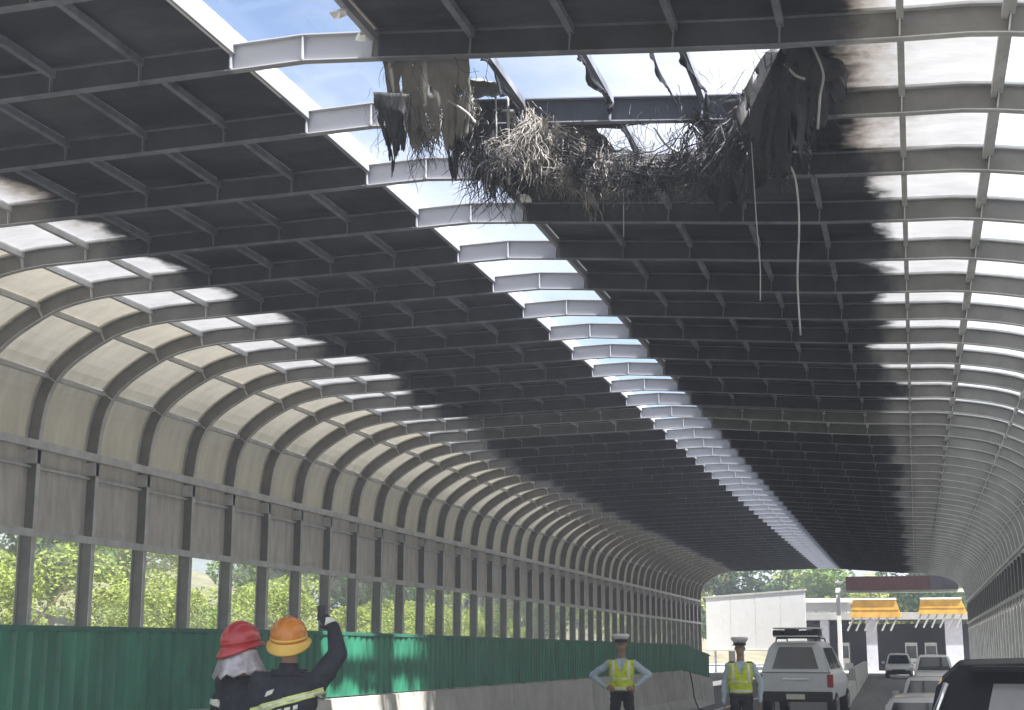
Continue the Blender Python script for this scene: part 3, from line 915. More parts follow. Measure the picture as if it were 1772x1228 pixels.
# low pale divider between the lanes further on
divider = tag(empty('lane_divider', (-2.0, 44, 0)), 'low pale concrete divider beside the queue of oncoming cars', 'barrier')
for i in range(16):
    a, b = 44 + i * 4 + .02, 48 + i * 4 - .02
    xa, xb = -2.15 - (a - 44) * 0.022, -2.15 - (b - 44) * 0.022
    m = MB(); h = 0.95 if i > 3 else 0.5
    za, zb = dip(a), dip(b)
    m.hexa([(xa - .25 + 2, a - 44, za - .7), (xa + .25 + 2, a - 44, za - .7), (xb + .25 + 2, b - 44, zb - .7), (xb - .25 + 2, b - 44, zb - .7),
            (xa - .12 + 2, a - 44, za + h), (xa + .12 + 2, a - 44, za + h), (xb + .12 + 2, b - 44, zb + h), (xb - .12 + 2, b - 44, zb + h)])
    m.build('divider_block', M['concrete_pale'], divider)

# ------------------------------------------------------------------ vehicles (local: tail at y=0 facing -Y, nose at +Y, wheels on z=0)
def lerp(a, b, t): return a + (b - a) * t
def make_car(name, label, cat_, loc, rz, paint, W=1.85, Ln=4.7, H=1.75, belt=1.05, hood=1.02, sill=0.32, cab0=0.05, rake0=0.25, cab1=2.75, rake1=0.85, tuck=0.17, rear_glass='car_glass', rg=.86, rack=False, group=None, plastic_bumper=True, rails=False, trim=False):
    root = tag(empty(name, loc, rz), label, cat_, group)
    h = W / 2
    # side outline stations: y, half width scale, bottom, belt z
    m = MB()
    st = [(0.0, .93, sill + .12, belt - .02), (0.06, .975, sill, belt), (0.5, 1.0, sill, belt), (cab1, 1.0, sill, belt), (cab1 + rake1 * .9, .99, sill, hood), (Ln - .35, .95, sill, hood - .14), (Ln - .06, .88, sill, hood - .26), (Ln, .80, sill + .12, hood - .36)]
    rings = []
    for (y, s, zb, zt) in st:
        ww = h * s; zm = lerp(zb, zt, .55)
        rings.append([(-ww * .94, y, zb), (-ww, y, zm), (-ww * .965, y, zt - .05), (-ww * .90, y, zt), (ww * .90, y, zt), (ww * .965, y, zt - .05), (ww, y, zm), (ww * .94, y, zb)])
    for A, B in zip(rings, rings[1:]):
        for i in range(8):
            j = (i + 1) % 8
            m.quad(A[i], A[j], B[j], B[i])
    m.poly(rings[0]); m.poly(rings[-1][::-1])
    # cabin
    zt = H; wb = h * .90; wr = h * .90 - tuck
    y0, y1, y2, y3 = cab0, cab0 + rake0, cab1, cab1 + rake1
    def ring(y, wbb, wrr, zb, ztp):
        return [(-wbb, y, zb), (-lerp(wbb, wrr, .82), y, lerp(zb, ztp, .82)), (-wrr * .88, y, ztp), (0, y, ztp + .02 * (ztp > zb + .2)), (wrr * .88, y, ztp), (lerp(wbb, wrr, .82), y, lerp(zb, ztp, .82)), (wbb, y, zb)]
    C = [[(p[0], y0 + (p[2] - belt) / (zt - belt) * rake0, p[2]) for p in ring(y0, wb, wr, belt - .01, zt - .03)],
         ring(y1 + .06, wb, wr, belt - .01, zt), ring(lerp(y1, y2, .55), wb, wr * 1.01, belt - .01, zt + .015), ring(y2 - .05, wb, wr, belt - .01, zt),
         [(p[0], y3 - (p[2] - belt) / (zt - belt) * rake1, p[2]) for p in ring(y3, wb, wr, belt - .01, zt - .03)]]
    for A, B in zip(C, C[1:]):
        for i in range(6):
            m.quad(A[i], A[i + 1], B[i + 1], B[i])
    m.poly(C[0]); m.poly(C[-1][::-1])
    body = m.build('body', paint, root, smooth=True, bevel=0.03)
    wn = body.modifiers.new('wn', 'WEIGHTED_NORMAL'); wn.weight = 80
    # glazing
    def pane(nm, corners, mat, off):
        mm = MB(); c = [Vector(p) + Vector(off) for p in corners]
        nrm = (c[1] - c[0]).cross(c[3] - c[0]).normalized() * 0.006
        mm.hexa([p - nrm for p in c] + [p + nrm for p in c])
        return mm.build(nm, mat, root)
    def at(u, t, rear=True):
        z = lerp(belt, zt - .03, t); wd = lerp(wb, wr, t)
        y = y0 + (z - belt) / (zt - belt) * rake0 if rear else y3 - (z - belt) / (zt - belt) * rake1
        return (u * wd, y, z)
    pane('rear_window', [at(-rg, .10), at(rg, .10), at(rg - .04, .86), at(-rg + .04, .86)], M[rear_glass], (0, -.012, 0.004))
    pane('windscreen', [at(-.9, .04, False), at(.9, .04, False), at(.86, .9, False), at(-.86, .9, False)], M['car_glass'], (0, .014, 0.004))
    for s in (-1, 1):
        def sd(y, t):
            return (s * (lerp(wb, wr, t) + .012), y, lerp(belt, zt, t))
        ys_ = [y1 + .18, lerp(y1, y2, .36), lerp(y1, y2, .40), lerp(y1, y2, .70), lerp(y1, y2, .74), y2 + .12]
        for a in range(3):
            ya_, yb_ = ys_[2 * a], ys_[2 * a + 1]
            yb2 = yb_ - (.35 * rake1 if a == 2 else 0); ya2 = ya_ + (.10 if a == 0 else 0)
            pane('side_window', [sd(ya_, .08), sd(yb_, .08), sd(yb2, .80), sd(ya2, .80)], M['car_glass'], (0, 0, 0))
        # lamps
        mm = MB(); mm.box(s * h * .93 - .09, s * h * .93 + .05, -.018, .10, belt - .36, belt - .06); mm.build('tail_lamp', M['lamp_red'], root, bevel=.01)
        mm = MB(); mm.box(s * h * .68 - .17, s * h * .68 + .13, Ln - .22, Ln - .02, hood - .40, hood - .27); mm.build('head_lamp', M['lamp_white'], root, bevel=.01)
        mm = MB(); mm.box(s * (h + .10) - .10, s * (h + .10) + .10, y2 + rake1 * .5 - .05, y2 + rake1 * .5 + .06, belt + .02, belt + .17); mm.build('wing_mirror', paint, root, bevel=.02)
        for wy in (.85, Ln - .9):
            wm = MB()
            prof_ = [(.20, -.10), (.29, -.11), (.33, -.08), (.34, 0), (.33, .08), (.29, .11), (.20, .10)]
            mm = MB(); mm.lathe(prof_, n=22)
            tyre = mm.build('wheel', M['tyre'], root, (s * (h - .12), wy, .34), smooth=True); tyre.rotation_euler = (0, R(90), 0)
            mm = MB(); mm.lathe([(.0, -.09), (.19, -.105), (.205, -.09), (.205, .09), (.19, .105), (.0, .09)], n=18)
            add = mm.build('rim', M['rim'], tyre, (0, 0, 0), smooth=False)
    bm_ = M['black_plastic'] if plastic_bumper else paint
    mm = MB(); mm.box(-h * .95, h * .95, -.07, .16, sill - .04, sill + .20); mm.build('rear_bumper', bm_, root, bevel=.03)
    mm = MB(); mm.box(-h * .88, h * .88, Ln - .12, Ln + .05, sill - .02, sill + .24); mm.build('front_bumper', M['black_plastic'], root, bevel=.03)
    mm = MB(); mm.box(-.42, .42, Ln - .04, Ln + .03, hood - .46, hood - .32); mm.build('grille', M['black_plastic'], root, bevel=.01)
    mm = MB(); mm.box(-.22, .22, -.085, -.071, sill + .02, sill + .14); mm.build('number_plate', M['reflect'], root)
    mm = MB(); mm.box(-.32, .32, -.03, .02, sill + .47, sill + .52); mm.build('tailgate_handle', M['chrome'], root, bevel=.008)
    mm = MB(); mm.box(-h * .93, h * .93, -.004, .02, belt - .03, belt - .012); mm.build('tailgate_seam', M['black_plastic'], root)
    if trim:
        for s in (-1, 1):
            mm = MB(); mm.tube([tuple(Vector(at(s * 1.0, .02)) + Vector((0, -.01, 0))), tuple(Vector(at(s * 1.0, .5)) + Vector((0, -.012, 0))), tuple(Vector(at(s * .97, .86)) + Vector((0, -.01, 0)))], .022, 8); mm.build('pillar_trim', M['chrome'], root, smooth=True)
        mm = MB(); mm.box(-wr * .8, wr * .8, y0 + rake0 - .16, y1 + .08, zt - .035, zt - .005); mm.build('rear_spoiler', paint, root, bevel=.012)
    if rails:
        for s in (-1, 1):
            mm = MB(); mm.tube([(s * wr * .86, y1 + .15, zt), (s * wr * .86, y1 + .25, zt + .05), (s * wr * .86, y2 - .3, zt + .055), (s * wr * .86, y2 - .15, zt)], .016, 8); mm.build('roof_rail', M['chrome'], root, smooth=True)
    if rack:
        for s in (-1, 1):
            mm = MB(); mm.tube([(s * wr * .84, y1 + .1, zt + .01), (s * wr * .84, y1 + .18, zt + .09), (s * wr * .84, y2 - .3, zt + .09), (s * wr * .84, y2 - .2, zt + .01)], .018, 8); mm.build('roof_rail', M['black_plastic'], root, smooth=True)
        for yy_ in (y1 + .25, y1 + 1.0):
            mm = MB(); mm.box(-wr * .86, wr * .86, yy_ - .03, yy_ + .03, zt + .085, zt + .125); mm.build('cross_bar', M['black_plastic'], root, bevel=.01)
        for bx_, bw_, bh_ in ((-.44, .13, .16), (-.13, .15, .20), (.20, .13, .15), (.47, .10, .19)):
            mm = MB(); mm.box(bx_ - bw_, bx_ + bw_, y1 + .14, y1 + .75, zt + .13, zt + .13 + bh_); mm.build('roof_bag', M['black_plastic'], root, bevel=.05)
        for zz_ in (.14, .33):
            mm = MB(); q = wr * .92; mm.tube([(-q, y1 + .05, zt + zz_), (q, y1 + .05, zt + zz_), (q, y1 + 1.4, zt + zz_), (-q, y1 + 1.4, zt + zz_), (-q, y1 + .05, zt + zz_)], .018, 8); mm.build('basket_rail', M['white_paint'], root, smooth=True)
        mm = MB(); mm.box(-wr * .86, wr * .86, y0 + rake0 - .12, y1 + .1, zt - .03, zt + .01); mm.build('rear_spoiler', paint, root, bevel=.012)
    return root

make_car('parked_suv', 'white SUV with loaded roof rack and grey rear window, parked tail-on behind the police officers', 'car', (-2.83, 36.0, road_z(-2.83, 38)), R(-2.5), M['white_paint'],
         W=1.80, Ln=4.8, H=1.84, belt=1.14, hood=1.12, sill=.48, rake0=.22, tuck=.24, rear_glass='car_glass_grey', rg=.70, rack=True)
make_car('black_car', 'glossy black car at the right edge, seen from behind', 'car', (0.83, 8.2, road_z(0.98, 9)), R(-1.5), M['black_paint'],
         W=1.90, Ln=4.7, H=1.56, belt=0.98, hood=0.98, sill=.3, rake0=.34, tuck=.17, rg=.66, rear_glass='car_glass_grey', trim=True, plastic_bumper=False)
make_car('white_hatchback', 'small white car farthest back in the oncoming queue, beside the pale divider', 'car', (-1.15, 98.0 + 4.4, road_z(-1.15, 100)), R(180), M['white_paint'], W=1.75, Ln=4.4, H=1.60, belt=.95, hood=.95)
make_car('white_pickup', 'white car with wide dark windscreen, second farthest in the oncoming queue', 'car', (0.75, 70 + 4.5, road_z(0.75, 72)), R(180), M['white_paint'], W=1.85, Ln=4.5, H=1.72, belt=1.02, hood=1.02)
make_car('silver_sedan', 'silver sedan third in the oncoming queue, half hidden by the black car', 'car', (0.35, 44 + 4.5, road_z(0.35, 46)), R(180), M['silver_paint'], W=1.80, Ln=4.5, H=1.46, belt=.93, hood=.90)
make_car('pale_sedan', 'pale sedan nearest in the oncoming queue, its dark windscreen left of the black car', 'car', (0.15, 24.5 + 4.5, road_z(0.15, 26)), R(180), M['silver_paint'], W=1.80, Ln=4.5, H=1.44, belt=.93, hood=.88)

# ------------------------------------------------------------------ people
def _unit_sphere(nu=14, nv=9):
    v, f = [(0, 0, -1)], []
    for j in range(1, nv):
        t = math.pi * j / nv
        for i in range(nu):
            q = 2 * math.pi * i / nu
            v.append((math.sin(t) * math.cos(q), math.sin(t) * math.sin(q), -math.cos(t)))
    v.append((0, 0, 1)); top = len(v) - 1
    for i in range(nu):
        k = (i + 1) % nu
        f.append((0, 1 + k, 1 + i)); f.append((top, top - nu + i, top - nu + k))
        for j in range(nv - 2):
            p = 1 + j * nu
            f.append((p + i, p + k, p + nu + k, p + nu + i))
    return v, f
USV, USF = _unit_sphere()
def sphere_mb(m, c, r):
    b = len(m.v)
    m.v += [(c[0] + x * r[0], c[1] + y * r[1], c[2] + z * r[2]) for x, y, z in USV]
    m.f += [tuple(b + q for q in f) for f in USF]
    m.mi += [0] * len(USF)
def cone_mb(m, a, b, ra, rb, n=12):
    """tapered limb with round ends"""
    m.tube([a, b], [ra, rb], n)
    sphere_mb(m, a, (ra, ra, ra)); sphere_mb(m, b, (rb, rb, rb))
work = bpy.data.scenes.new('body_workshop')   # small scene in which bodies are fused, removed again below

def make_person(label, loc, rz, arms, bulk=1.0, zone=None, head_pitch=0.0, head_yaw=0.0, H=1.78, leg_dx=0.0):
    """one continuous body built from limb volumes, remeshed; faces forward along local -Y"""
    root = tag(empty('person', loc, rz), label, 'person')
    sc = H / 1.78
    bm = MB()
    B = bulk
    sphere_mb(bm, (0, 0, .96), (.165 * B, .115 * B, .13))
    cone_mb(bm, (0, 0, .98), (0, 0, 1.20), .125 * B, .135 * B)
    sphere_mb(bm, (-.05 * B, 0, 1.27), (.135 * B, .118 * B, .19)); sphere_mb(bm, (.05 * B, 0, 1.27), (.135 * B, .118 * B, .19))
    sphere_mb(bm, (-.055, .01, 1.08), (.11 * B, .105 * B, .15)); sphere_mb(bm, (.055, .01, 1.08), (.11 * B, .105 * B, .15))
    cone_mb(bm, (-.145 * B, 0.01, 1.40), (.145 * B, 0.01, 1.40), .068 * B, .068 * B)
    cone_mb(bm, (0, .02, 1.40), (0, .012, 1.57), .064, .056)
    hd = Matrix.Translation((0, .01, 1.58)) @ Matrix.Rotation(head_yaw, 4, 'Z') @ Matrix.Rotation(head_pitch, 4, 'X') @ Matrix.Translation((0, -.01, -1.58))
    hb = MB()
    sphere_mb(hb, (0, .012, 1.695), (.076, .094, .098)); sphere_mb(hb, (0, -.022, 1.635), (.060, .066, .080))
    cone_mb(hb, (0, -.088, 1.672), (0, -.104, 1.642), .010, .015, 8)
    sphere_mb(hb, (-.080, .012, 1.665), (.010, .020, .032)); sphere_mb(hb, (.080, .012, 1.665), (.010, .020, .032))
    sphere_mb(hb, (0, -.070, 1.605), (.026, .020, .012))
    q0 = len(bm.v)
    bm.v += [tuple(hd @ Vector(p)) for p in hb.v]; bm.f += [tuple(q0 + k for k in f) for f in hb.f]; bm.mi += hb.mi
    bones = [('torso', (0, 0, .95), (0, 0, 1.42)), ('head', (0, .01, 1.60), tuple(hd @ Vector((0, 0, 1.72))))]
    for s in (-1, 1):
        hip, knee, ank = (s * .088, 0, .92), (s * (.105 + leg_dx), -.015, .50), (s * (.115 + leg_dx), .02, .10)
        cone_mb(bm, hip, knee, .098 * B, .068 * B); cone_mb(bm, knee, ank, .068 * B, .055 * B)
        cone_mb(bm, (ank[0], .035, .05), (ank[0] + s * .02, -.15, .042), .046, .042)
        bones += [('leg', hip, ank), ('foot', (ank[0], .04, .04), (ank[0], -.17, .04))]
    for s, key in ((-1, 'r'), (1, 'l')):
        sh = Vector((s * .185 * B, .01, 1.395)); el = Vector(arms[key][0]); wr = Vector(arms[key][1]); fd = Vector(arms[key][2]).normalized()
        ab = B * (1.22 if B > 1.05 else 1.0)
        cone_mb(bm, sh, el, .064 * ab, .052 * ab); cone_mb(bm, el, wr, .052 * ab, (.036 if B < 1.05 else .043) * B)
        up = Vector(arms[key][3]).normalized() if len(arms[key]) > 3 else Vector((0, -1, 0))
        sd = fd.cross(up).normalized(); up = sd.cross(fd).normalized()
        palm = wr + fd * .085
        for t in (-.026, -.009, .009, .026):
            cone_mb(bm, wr + fd * .015 + sd * t * .7, palm + sd * t, .017, .014, 8)
        for t, l1 in ((-.030, .062), (-.010, .075), (.011, .070), (.030, .052)):
            k0 = palm + sd * t; k1 = k0 + fd * l1 * .55 - up * .012; k2 = k1 + fd * l1 * .35 - up * .028
            cone_mb(bm, k0, k1, .0125, .0115, 8); cone_mb(bm, k1, k2, .0115, .0095, 8)
        t0 = wr + fd * .03 - sd * .026; t1 = t0 + fd * .035 - sd * .034 - up * .01; t2 = t1 + fd * .036 - sd * .006 - up * .014
        cone_mb(bm, t0, t1, .015, .0125, 8); cone_mb(bm, t1, t2, .0125, .010, 8)
        bones += [('arm', tuple(sh + (el - sh) * .25), tuple(el)), ('arm', tuple(el), tuple(wr)), ('hand', tuple(wr + fd * .02), tuple(palm + fd * .09))]
    me0 = bm.mesh('tmp_body', M['skin'])
    ob0 = bpy.data.objects.new('tmp_body', me0); work.collection.objects.link(ob0)
    rm = ob0.modifiers.new('r', 'REMESH'); rm.mode = 'VOXEL'; rm.voxel_size = 0.0105
    sm_ = ob0.modifiers.new('s', 'SMOOTH'); sm_.factor = 0.5; sm_.iterations = 4
    work.view_layers[0].update(); dg = work.view_layers[0].depsgraph
    me = bpy.data.meshes.new_from_object(ob0.evaluated_get(dg))
    bpy.data.objects.remove(ob0); bpy.data.meshes.remove(me0)
    me.name = 'body'
    # cloth creases
    fold_amp = 0.010 if bulk < 1.05 else 0.022
    norms = [v.normal.copy() for v in me.vertices]
    for v, nv_ in zip(me.vertices, norms):
        if .12 < v.co.z < 1.45:
            v.co += nv_ * (fold_amp * noise.noise(Vector((v.co.x * 7, v.co.y * 7, v.co.z * 11 + v.co.x * 6))) + 0.007 * noise.noise(v.co * 13.0) + 0.005 * noise.noise(Vector((v.co.x * 10, v.co.y * 10, v.co.z * 34))))
    def segd(p, a, b):
        a, b = Vector(a), Vector(b); d = b - a; t = max(0, min(1, (p - a).dot(d) / d.length_squared)); return (p - a - d * t).length
    rad = {'torso': .14, 'head': .08, 'leg': .08, 'foot': .05, 'arm': .05, 'hand': .03}
    mats = ['shirt', 'trousers', 'skin', 'shoe', 'glove'] if zone is None else zone
    me.materials.clear()
    for q in mats: me.materials.append(M[q])
    lab = []
    for p in me.polygons:
        c = p.center
        best = min(bones, key=lambda b: segd(c, b[1], b[2]) - rad[b[0]])[0]
        lab.append(best)
        if best == 'head' or (best == 'torso' and c.z > 1.475 ): mi = 2
        elif best == 'hand': mi = 4
        elif best == 'foot' or c.z < .09: mi = 3
        elif c.z < .985 and best in ('leg', 'torso'): mi = 1
        else: mi = 0
        p.material_index = mi; p.use_smooth = True
    body = add_obj('body', me, root); body.scale = (sc, sc, sc)
    for s in (-1, 1):
        m = MB(); e = hd @ Vector((s * .030, -.082, 1.683))
        m.lathe([(.0, -.009), (.008, -.006), (.010, 0), (.008, .006), (.0, .009)], e, 8)
        o = m.build('eye', M['shoe'], root); o.scale = (sc, sc, sc)
    def shell(name, test, off, mat, planes=()):
        """a garment panel lifted off the body surface"""
        bm2 = bmesh.new(); bm2.from_mesh(me); bm2.faces.ensure_lookup_table()
        kill = [f for i, f in enumerate(bm2.faces) if not test(f.calc_center_median(), lab[i])]
        bmesh.ops.delete(bm2, geom=kill, context='FACES')
        for co, no in planes:
            bmesh.ops.bisect_plane(bm2, geom=bm2.verts[:] + bm2.edges[:] + bm2.faces[:], plane_co=co, plane_no=no, clear_outer=True)
        bm2.normal_update()
        nn = [v.normal.copy() for v in bm2.verts]
        for v, q in zip(bm2.verts, nn): v.co += q * off
        for f in bm2.faces: f.material_index = 0
        r = bmesh.ops.solidify(bm2, geom=bm2.faces[:], thickness=off * .6)
        nm_ = bpy.data.meshes.new(name); bm2.to_mesh(nm_); bm2.free()
        nm_.materials.clear(); nm_.materials.append(M[mat])
        o = add_obj(name, nm_, root); o.scale = (sc, sc, sc); return o
    return root, hd, sc, shell

def part_on_head(m, name, mats, root, hd, sc, smooth_=True):
    o = m.build(name, mats, root, smooth=smooth_)
    k_ = Matrix.Translation((0, .012, 1.70)) @ Matrix.Scale(.95 if 'helmet' in name else 1.0, 4) @ Matrix.Translation((0, -.012, -1.70))
    o.matrix_local = Matrix.Scale(sc, 4) @ hd @ k_
    return o

def police_cap(root, hd, sc):
    m = MB(); m.lathe([(.0, .050), (.09, .050), (.128, .042), (.138, .026), (.128, .004), (.108, -.022), (.100, -.034)], (0, .005, 1.80), 28, sy=1.05)
    part_on_head(m, 'cap_crown', M['cap_white'], root, hd, sc)
    m = MB(); m.lathe([(.0965, -.075), (.100, -.035)], (0, .005, 1.80), 28, sy=1.05)
    part_on_head(m, 'cap_band', M['shoe'], root, hd, sc)
    m = MB(); pts = []
    for k in range(13):
        t = R(200 + 140 * k / 12); pts.append((t, .092, .150))
    for (t, r0, r1), (t2, a0, a1) in zip(pts, pts[1:]):
        m.hexa([(r0 * math.cos(t), r0 * math.sin(t) * 1.05, 1.735), (a0 * math.cos(t2), a0 * math.sin(t2) * 1.05, 1.735), (a1 * math.cos(t2) * .8, a1 * math.sin(t2), 1.715), (r1 * math.cos(t) * .8, r1 * math.sin(t), 1.715),
                (r0 * math.cos(t), r0 * math.sin(t) * 1.05, 1.741), (a0 * math.cos(t2), a0 * math.sin(t2) * 1.05, 1.741), (a1 * math.cos(t2) * .8, a1 * math.sin(t2), 1.721), (r1 * math.cos(t) * .8, r1 * math.sin(t), 1.721)])
    part_on_head(m, 'cap_peak', M['shoe'], root, hd, sc, False)
    m = MB(); m.lathe([(.0, -.008), (.014, -.006), (.014, .004), (0, .006)], (0, -.108, 1.785), 10)
    part_on_head(m, 'cap_badge', M['chrome'], root, hd, sc)

def zband(z0, z1, tilt=0.0):
    """cutting planes for a strip between two heights, tilted across x"""
    n_ = Vector((tilt, 0, 1)).normalized()
    return [((0, 0, z1), n_), ((0, 0, z0), -n_)]
def vest(root, shell, w_):
    side = [((w_, 0, 1.2), (1, 0, .12)), ((-w_, 0, 1.2), (-1, 0, .12))]
    shell('vest', lambda c, l: l in ('torso', 'arm') and .95 < c.z < 1.46 and abs(c.x) < w_ + .03 and not (c.y < 0 and c.z > 1.25 and abs(c.x) < (c.z - 1.25) * .42), .016, 'vest', zband(.985, 1.44) + side)
    shell('reflective_band', lambda c, l: l in ('torso', 'arm') and 1.1 < c.z < 1.2 and abs(c.x) < w_ + .03, .021, 'reflect_y', zband(1.130, 1.175) + side)
    shell('reflective_band', lambda c, l: l in ('torso', 'arm') and .97 < c.z < 1.06 and abs(c.x) < w_ + .03, .021, 'reflect', zband(1.00, 1.035) + side)
    for s_ in (-1, 1):
        shell('reflective_band', lambda c, l: l == 'torso' and 1.16 < c.z < 1.46 and .05 < s_ * c.x < .17, .021, 'reflect', zband(1.175, 1.43) + [((s_ * .135, 0, 1.2), (s_, 0, 0)), ((s_ * .095, 0, 1.2), (-s_, 0, 0))])
    shell('belt', lambda c, l: l in ('torso', 'leg') and .92 < c.z < 1.0, .010, 'shoe', zband(.945, .985))
    for s_ in (-1, 1):
        shell('shoulder_board', lambda c, l: 1.38 < c.z and .07 < s_ * c.x < .21 and l in ('torso', 'arm') and abs(c.y) < .08, .008, 'shoe', [((s_ * .19, 0, 0), (s_, 0, 0)), ((s_ * .10, 0, 0), (-s_, 0, 0)), ((0, .045, 0), (0, 1, 0)), ((0, -.035, 0), (0, -1, 0)), ((0, 0, 1.42), (0, 0, -1))])

# officer with hands on hips
root, hd, sc, shell = make_person('police officer in yellow vest and white cap standing with both hands on hips', (-4.51, 23.0, dip(23)), R(4),
    {'r': ((-.47, .04, 1.21), (-.245, -.06, 1.03), (.8, -.5, -.25), (-.4, -.9, .2)), 'l': ((.42, .05, 1.22), (.235, -.06, 1.05), (-.8, -.5, -.25), (.4, -.9, .2))},
    zone=['shirt', 'trousers', 'skin', 'shoe', 'skin'], H=1.80, leg_dx=.03)
police_cap(root, hd, sc); vest(root, shell, .215)
# officer with arms hanging
root, hd, sc, shell = make_person('police officer in yellow vest with arms at the sides, next to the white SUV', (-2.64, 23.0, dip(23)), R(8),
    {'r': ((-.255, .03, 1.12), (-.27, -.02, .87), (0, -.1, -1), (-1, 0, 0)), 'l': ((.31, .03, 1.14), (.29, -.03, .88), (-.05, -.1, -1), (1, 0, 0))},
    zone=['shirt', 'trousers', 'skin', 'shoe', 'skin'], H=1.75, head_yaw=R(-14))
police_cap(root, hd, sc); vest(root, shell, .20)

def fire_helmet(root, hd, sc, shell_mat, brim_mat, brim_back):
    m = MB(); m.lathe([(.138, -.04), (.142, .0), (.138, .045), (.120, .09), (.085, .125), (.045, .143), (.0, .148)], (0, .012, 1.735), 30, sy=1.16)
    part_on_head(m, 'helmet_shell', M[shell_mat], root, hd, sc)
    m = MB(); n_ = 36; ring0, ring1, ring2 = [], [], []
    for k in range(n_):
        t = 2 * math.pi * k / n_
        back = max(0, math.sin(t)); r1 = .172 + brim_back * back ** 1.5
        ring0.append((.140 * math.cos(t), .012 + .162 * math.sin(t), 1.712))
        ring1.append((r1 * math.cos(t), .012 + r1 * 1.12 * math.sin(t), 1.690 - .045 * back))
        ring2.append((r1 * math.cos(t), .012 + r1 * 1.12 * math.sin(t), 1.676 - .045 * back))
    for k in range(n_):
        j = (k + 1) % n_
        m.quad(ring0[k], ring0[j], ring1[j], ring1[k]); m.quad(ring1[k], ring1[j], ring2[j], ring2[k])
        m.quad((ring0[k][0], ring0[k][1], 1.695), ring2[k], ring2[j], (ring0[j][0], ring0[j][1], 1.695))
    part_on_head(m, 'helmet_brim', M[brim_mat], root, hd, sc)
    for a_ in (-50, -25, 25, 50):
        m = MB(); pts = []
        for k in range(9):
            t = R(25 + 130 * k / 8); q = R(a_)
            pts.append((.143 * math.sin(t) * math.sin(q), .012 + .160 * math.cos(t), 1.735 + .147 * math.sin(t) * math.cos(q)))
        m.tube(pts, .006, 6); part_on_head(m, 'helmet_ridge', M[shell_mat], root, hd, sc)
    m = MB(); m.lathe([(.1435, -.008), (.1445, .0), (.1435, .010)], (0, .012, 1.735), 30, sy=1.16)
    part_on_head(m, 'helmet_stripe', M[brim_mat], root, hd, sc)
    # raised comb over the crown
    m = MB(); pts = []
    for k in range(11):
        t = R(20 + 140 * k / 10); pts.append((0, .012 + .150 * math.cos(t), 1.735 + .150 * math.sin(t)))
    m.tube(pts, .013, 8); part_on_head(m, 'helmet_comb', M[shell_mat], root, hd, sc)

# firefighter pointing up, orange helmet
root, hd, sc, shell = make_person('firefighter in orange helmet and striped dark jacket with right arm raised', (-4.43, 10.0, 0), R(180 + 6),
    {'r': ((-.325, -.13, 1.60), (-.265, -.21, 1.79), (.72, -.15, .68), (0, 1, .3)), 'l': ((.27, -.03, 1.12), (.24, -.14, .90), (0, -.4, -1), (1, 0, 0))},
    bulk=1.16, zone=['navy', 'navy', 'skin', 'shoe', 'glove'], head_pitch=R(-16), head_yaw=R(6), H=1.78)
fire_helmet(root, hd, sc, 'helmet_orange', 'helmet_brim', .010)
shell('jacket_band', lambda c, l: l in ('torso', 'arm') and 1.1 < c.z < 1.4 and abs(c.x) < .27, .010, 'reflect_y', zband(1.235, 1.29, .28))
shell('jacket_stripe', lambda c, l: l in ('torso', 'arm') and 1.1 < c.z < 1.4 and abs(c.x) < .27, .0115, 'reflect', zband(1.254, 1.271, .28))
shell('jacket_band', lambda c, l: l == 'torso' and 1.08 < c.z < 1.25, .010, 'reflect', zband(1.145, 1.172, .15))
shell('cuff_band', lambda c, l: l in ('arm', 'hand') and c.x < -.2 and 1.68 < c.z < 1.86, .012, 'reflect', zband(1.735, 1.79, .35))
shell('collar', lambda c, l: 1.40 < c.z < 1.57 and (c.x ** 2 + c.y ** 2) < .016, .014, 'navy', zband(1.445, 1.535))
shell('shoulder_patch', lambda c, l: c.y > 0 and 1.3 < c.z < 1.45 and .05 < c.x < .18, .010, 'reflect', zband(1.35, 1.385, .4) + [((.14, 0, 1.3), (1, 0, .3)), ((.09, 0, 1.3), (-1, 0, -.3))])
for q_ in range(4):
    x_ = -.09 + q_ * .055
    shell('back_marking', lambda c, l: c.y > 0 and 1.05 < c.z < 1.25 and abs(c.x) < .2, .0105, 'reflect', zband(1.185, 1.215, .28) + [((x_ + .018, 0, 0), (1, 0, 0)), ((x_ - .018, 0, 0), (-1, 0, 0))])
m = MB(); m.box(-.185, -.125, -.262, -.240, 1.845, 1.955); o = m.build('handset', M['black_plastic'], None, bevel=.005)
o.parent = root; o.scale = (sc, sc, sc)
# firefighter with red helmet
root, hd, sc, shell = make_person('firefighter in red helmet with silver neck cape and dark jacket, seen from behind', (-4.84, 10.1, 0), R(180 - 22),
    {'r': ((-.26, -.06, 1.12), (-.22, -.22, .95), (.2, -.8, -.3), (0, -.3, 1)), 'l': ((.29, -.02, 1.13), (.27, -.10, .92), (0, -.3, -1), (1, 0, 0))},
    bulk=1.10, zone=['navy', 'navy', 'skin', 'shoe', 'glove'], head_pitch=R(-10), head_yaw=R(-20), H=1.74)
fire_helmet(root, hd, sc, 'helmet_red', 'helmet_red', .02)
m = MB(); rows = 8; cols = 20
G = []
for j in range(rows + 1):
    t = j / rows; row = []
    for i in range(cols + 1):
        a = R(-25 + 230 * i / cols)
        r = .135 + .075 * t + .016 * t * math.sin(i * 1.7)
        row.append((r * math.cos(a), .015 + r * 1.1 * math.sin(a), 1.685 - (.185 + .02 * math.sin(i * 2.3)) * t))
    G.append(row)
for j in range(rows):
    for i in range(cols):
        m.quad(G[j][i], G[j][i + 1], G[j + 1][i + 1], G[j + 1][i])
o = part_on_head(m, 'neck_cape', M['cape'], root, hd, sc)
sol = o.modifiers.new('thickness', 'SOLIDIFY'); sol.thickness = .004
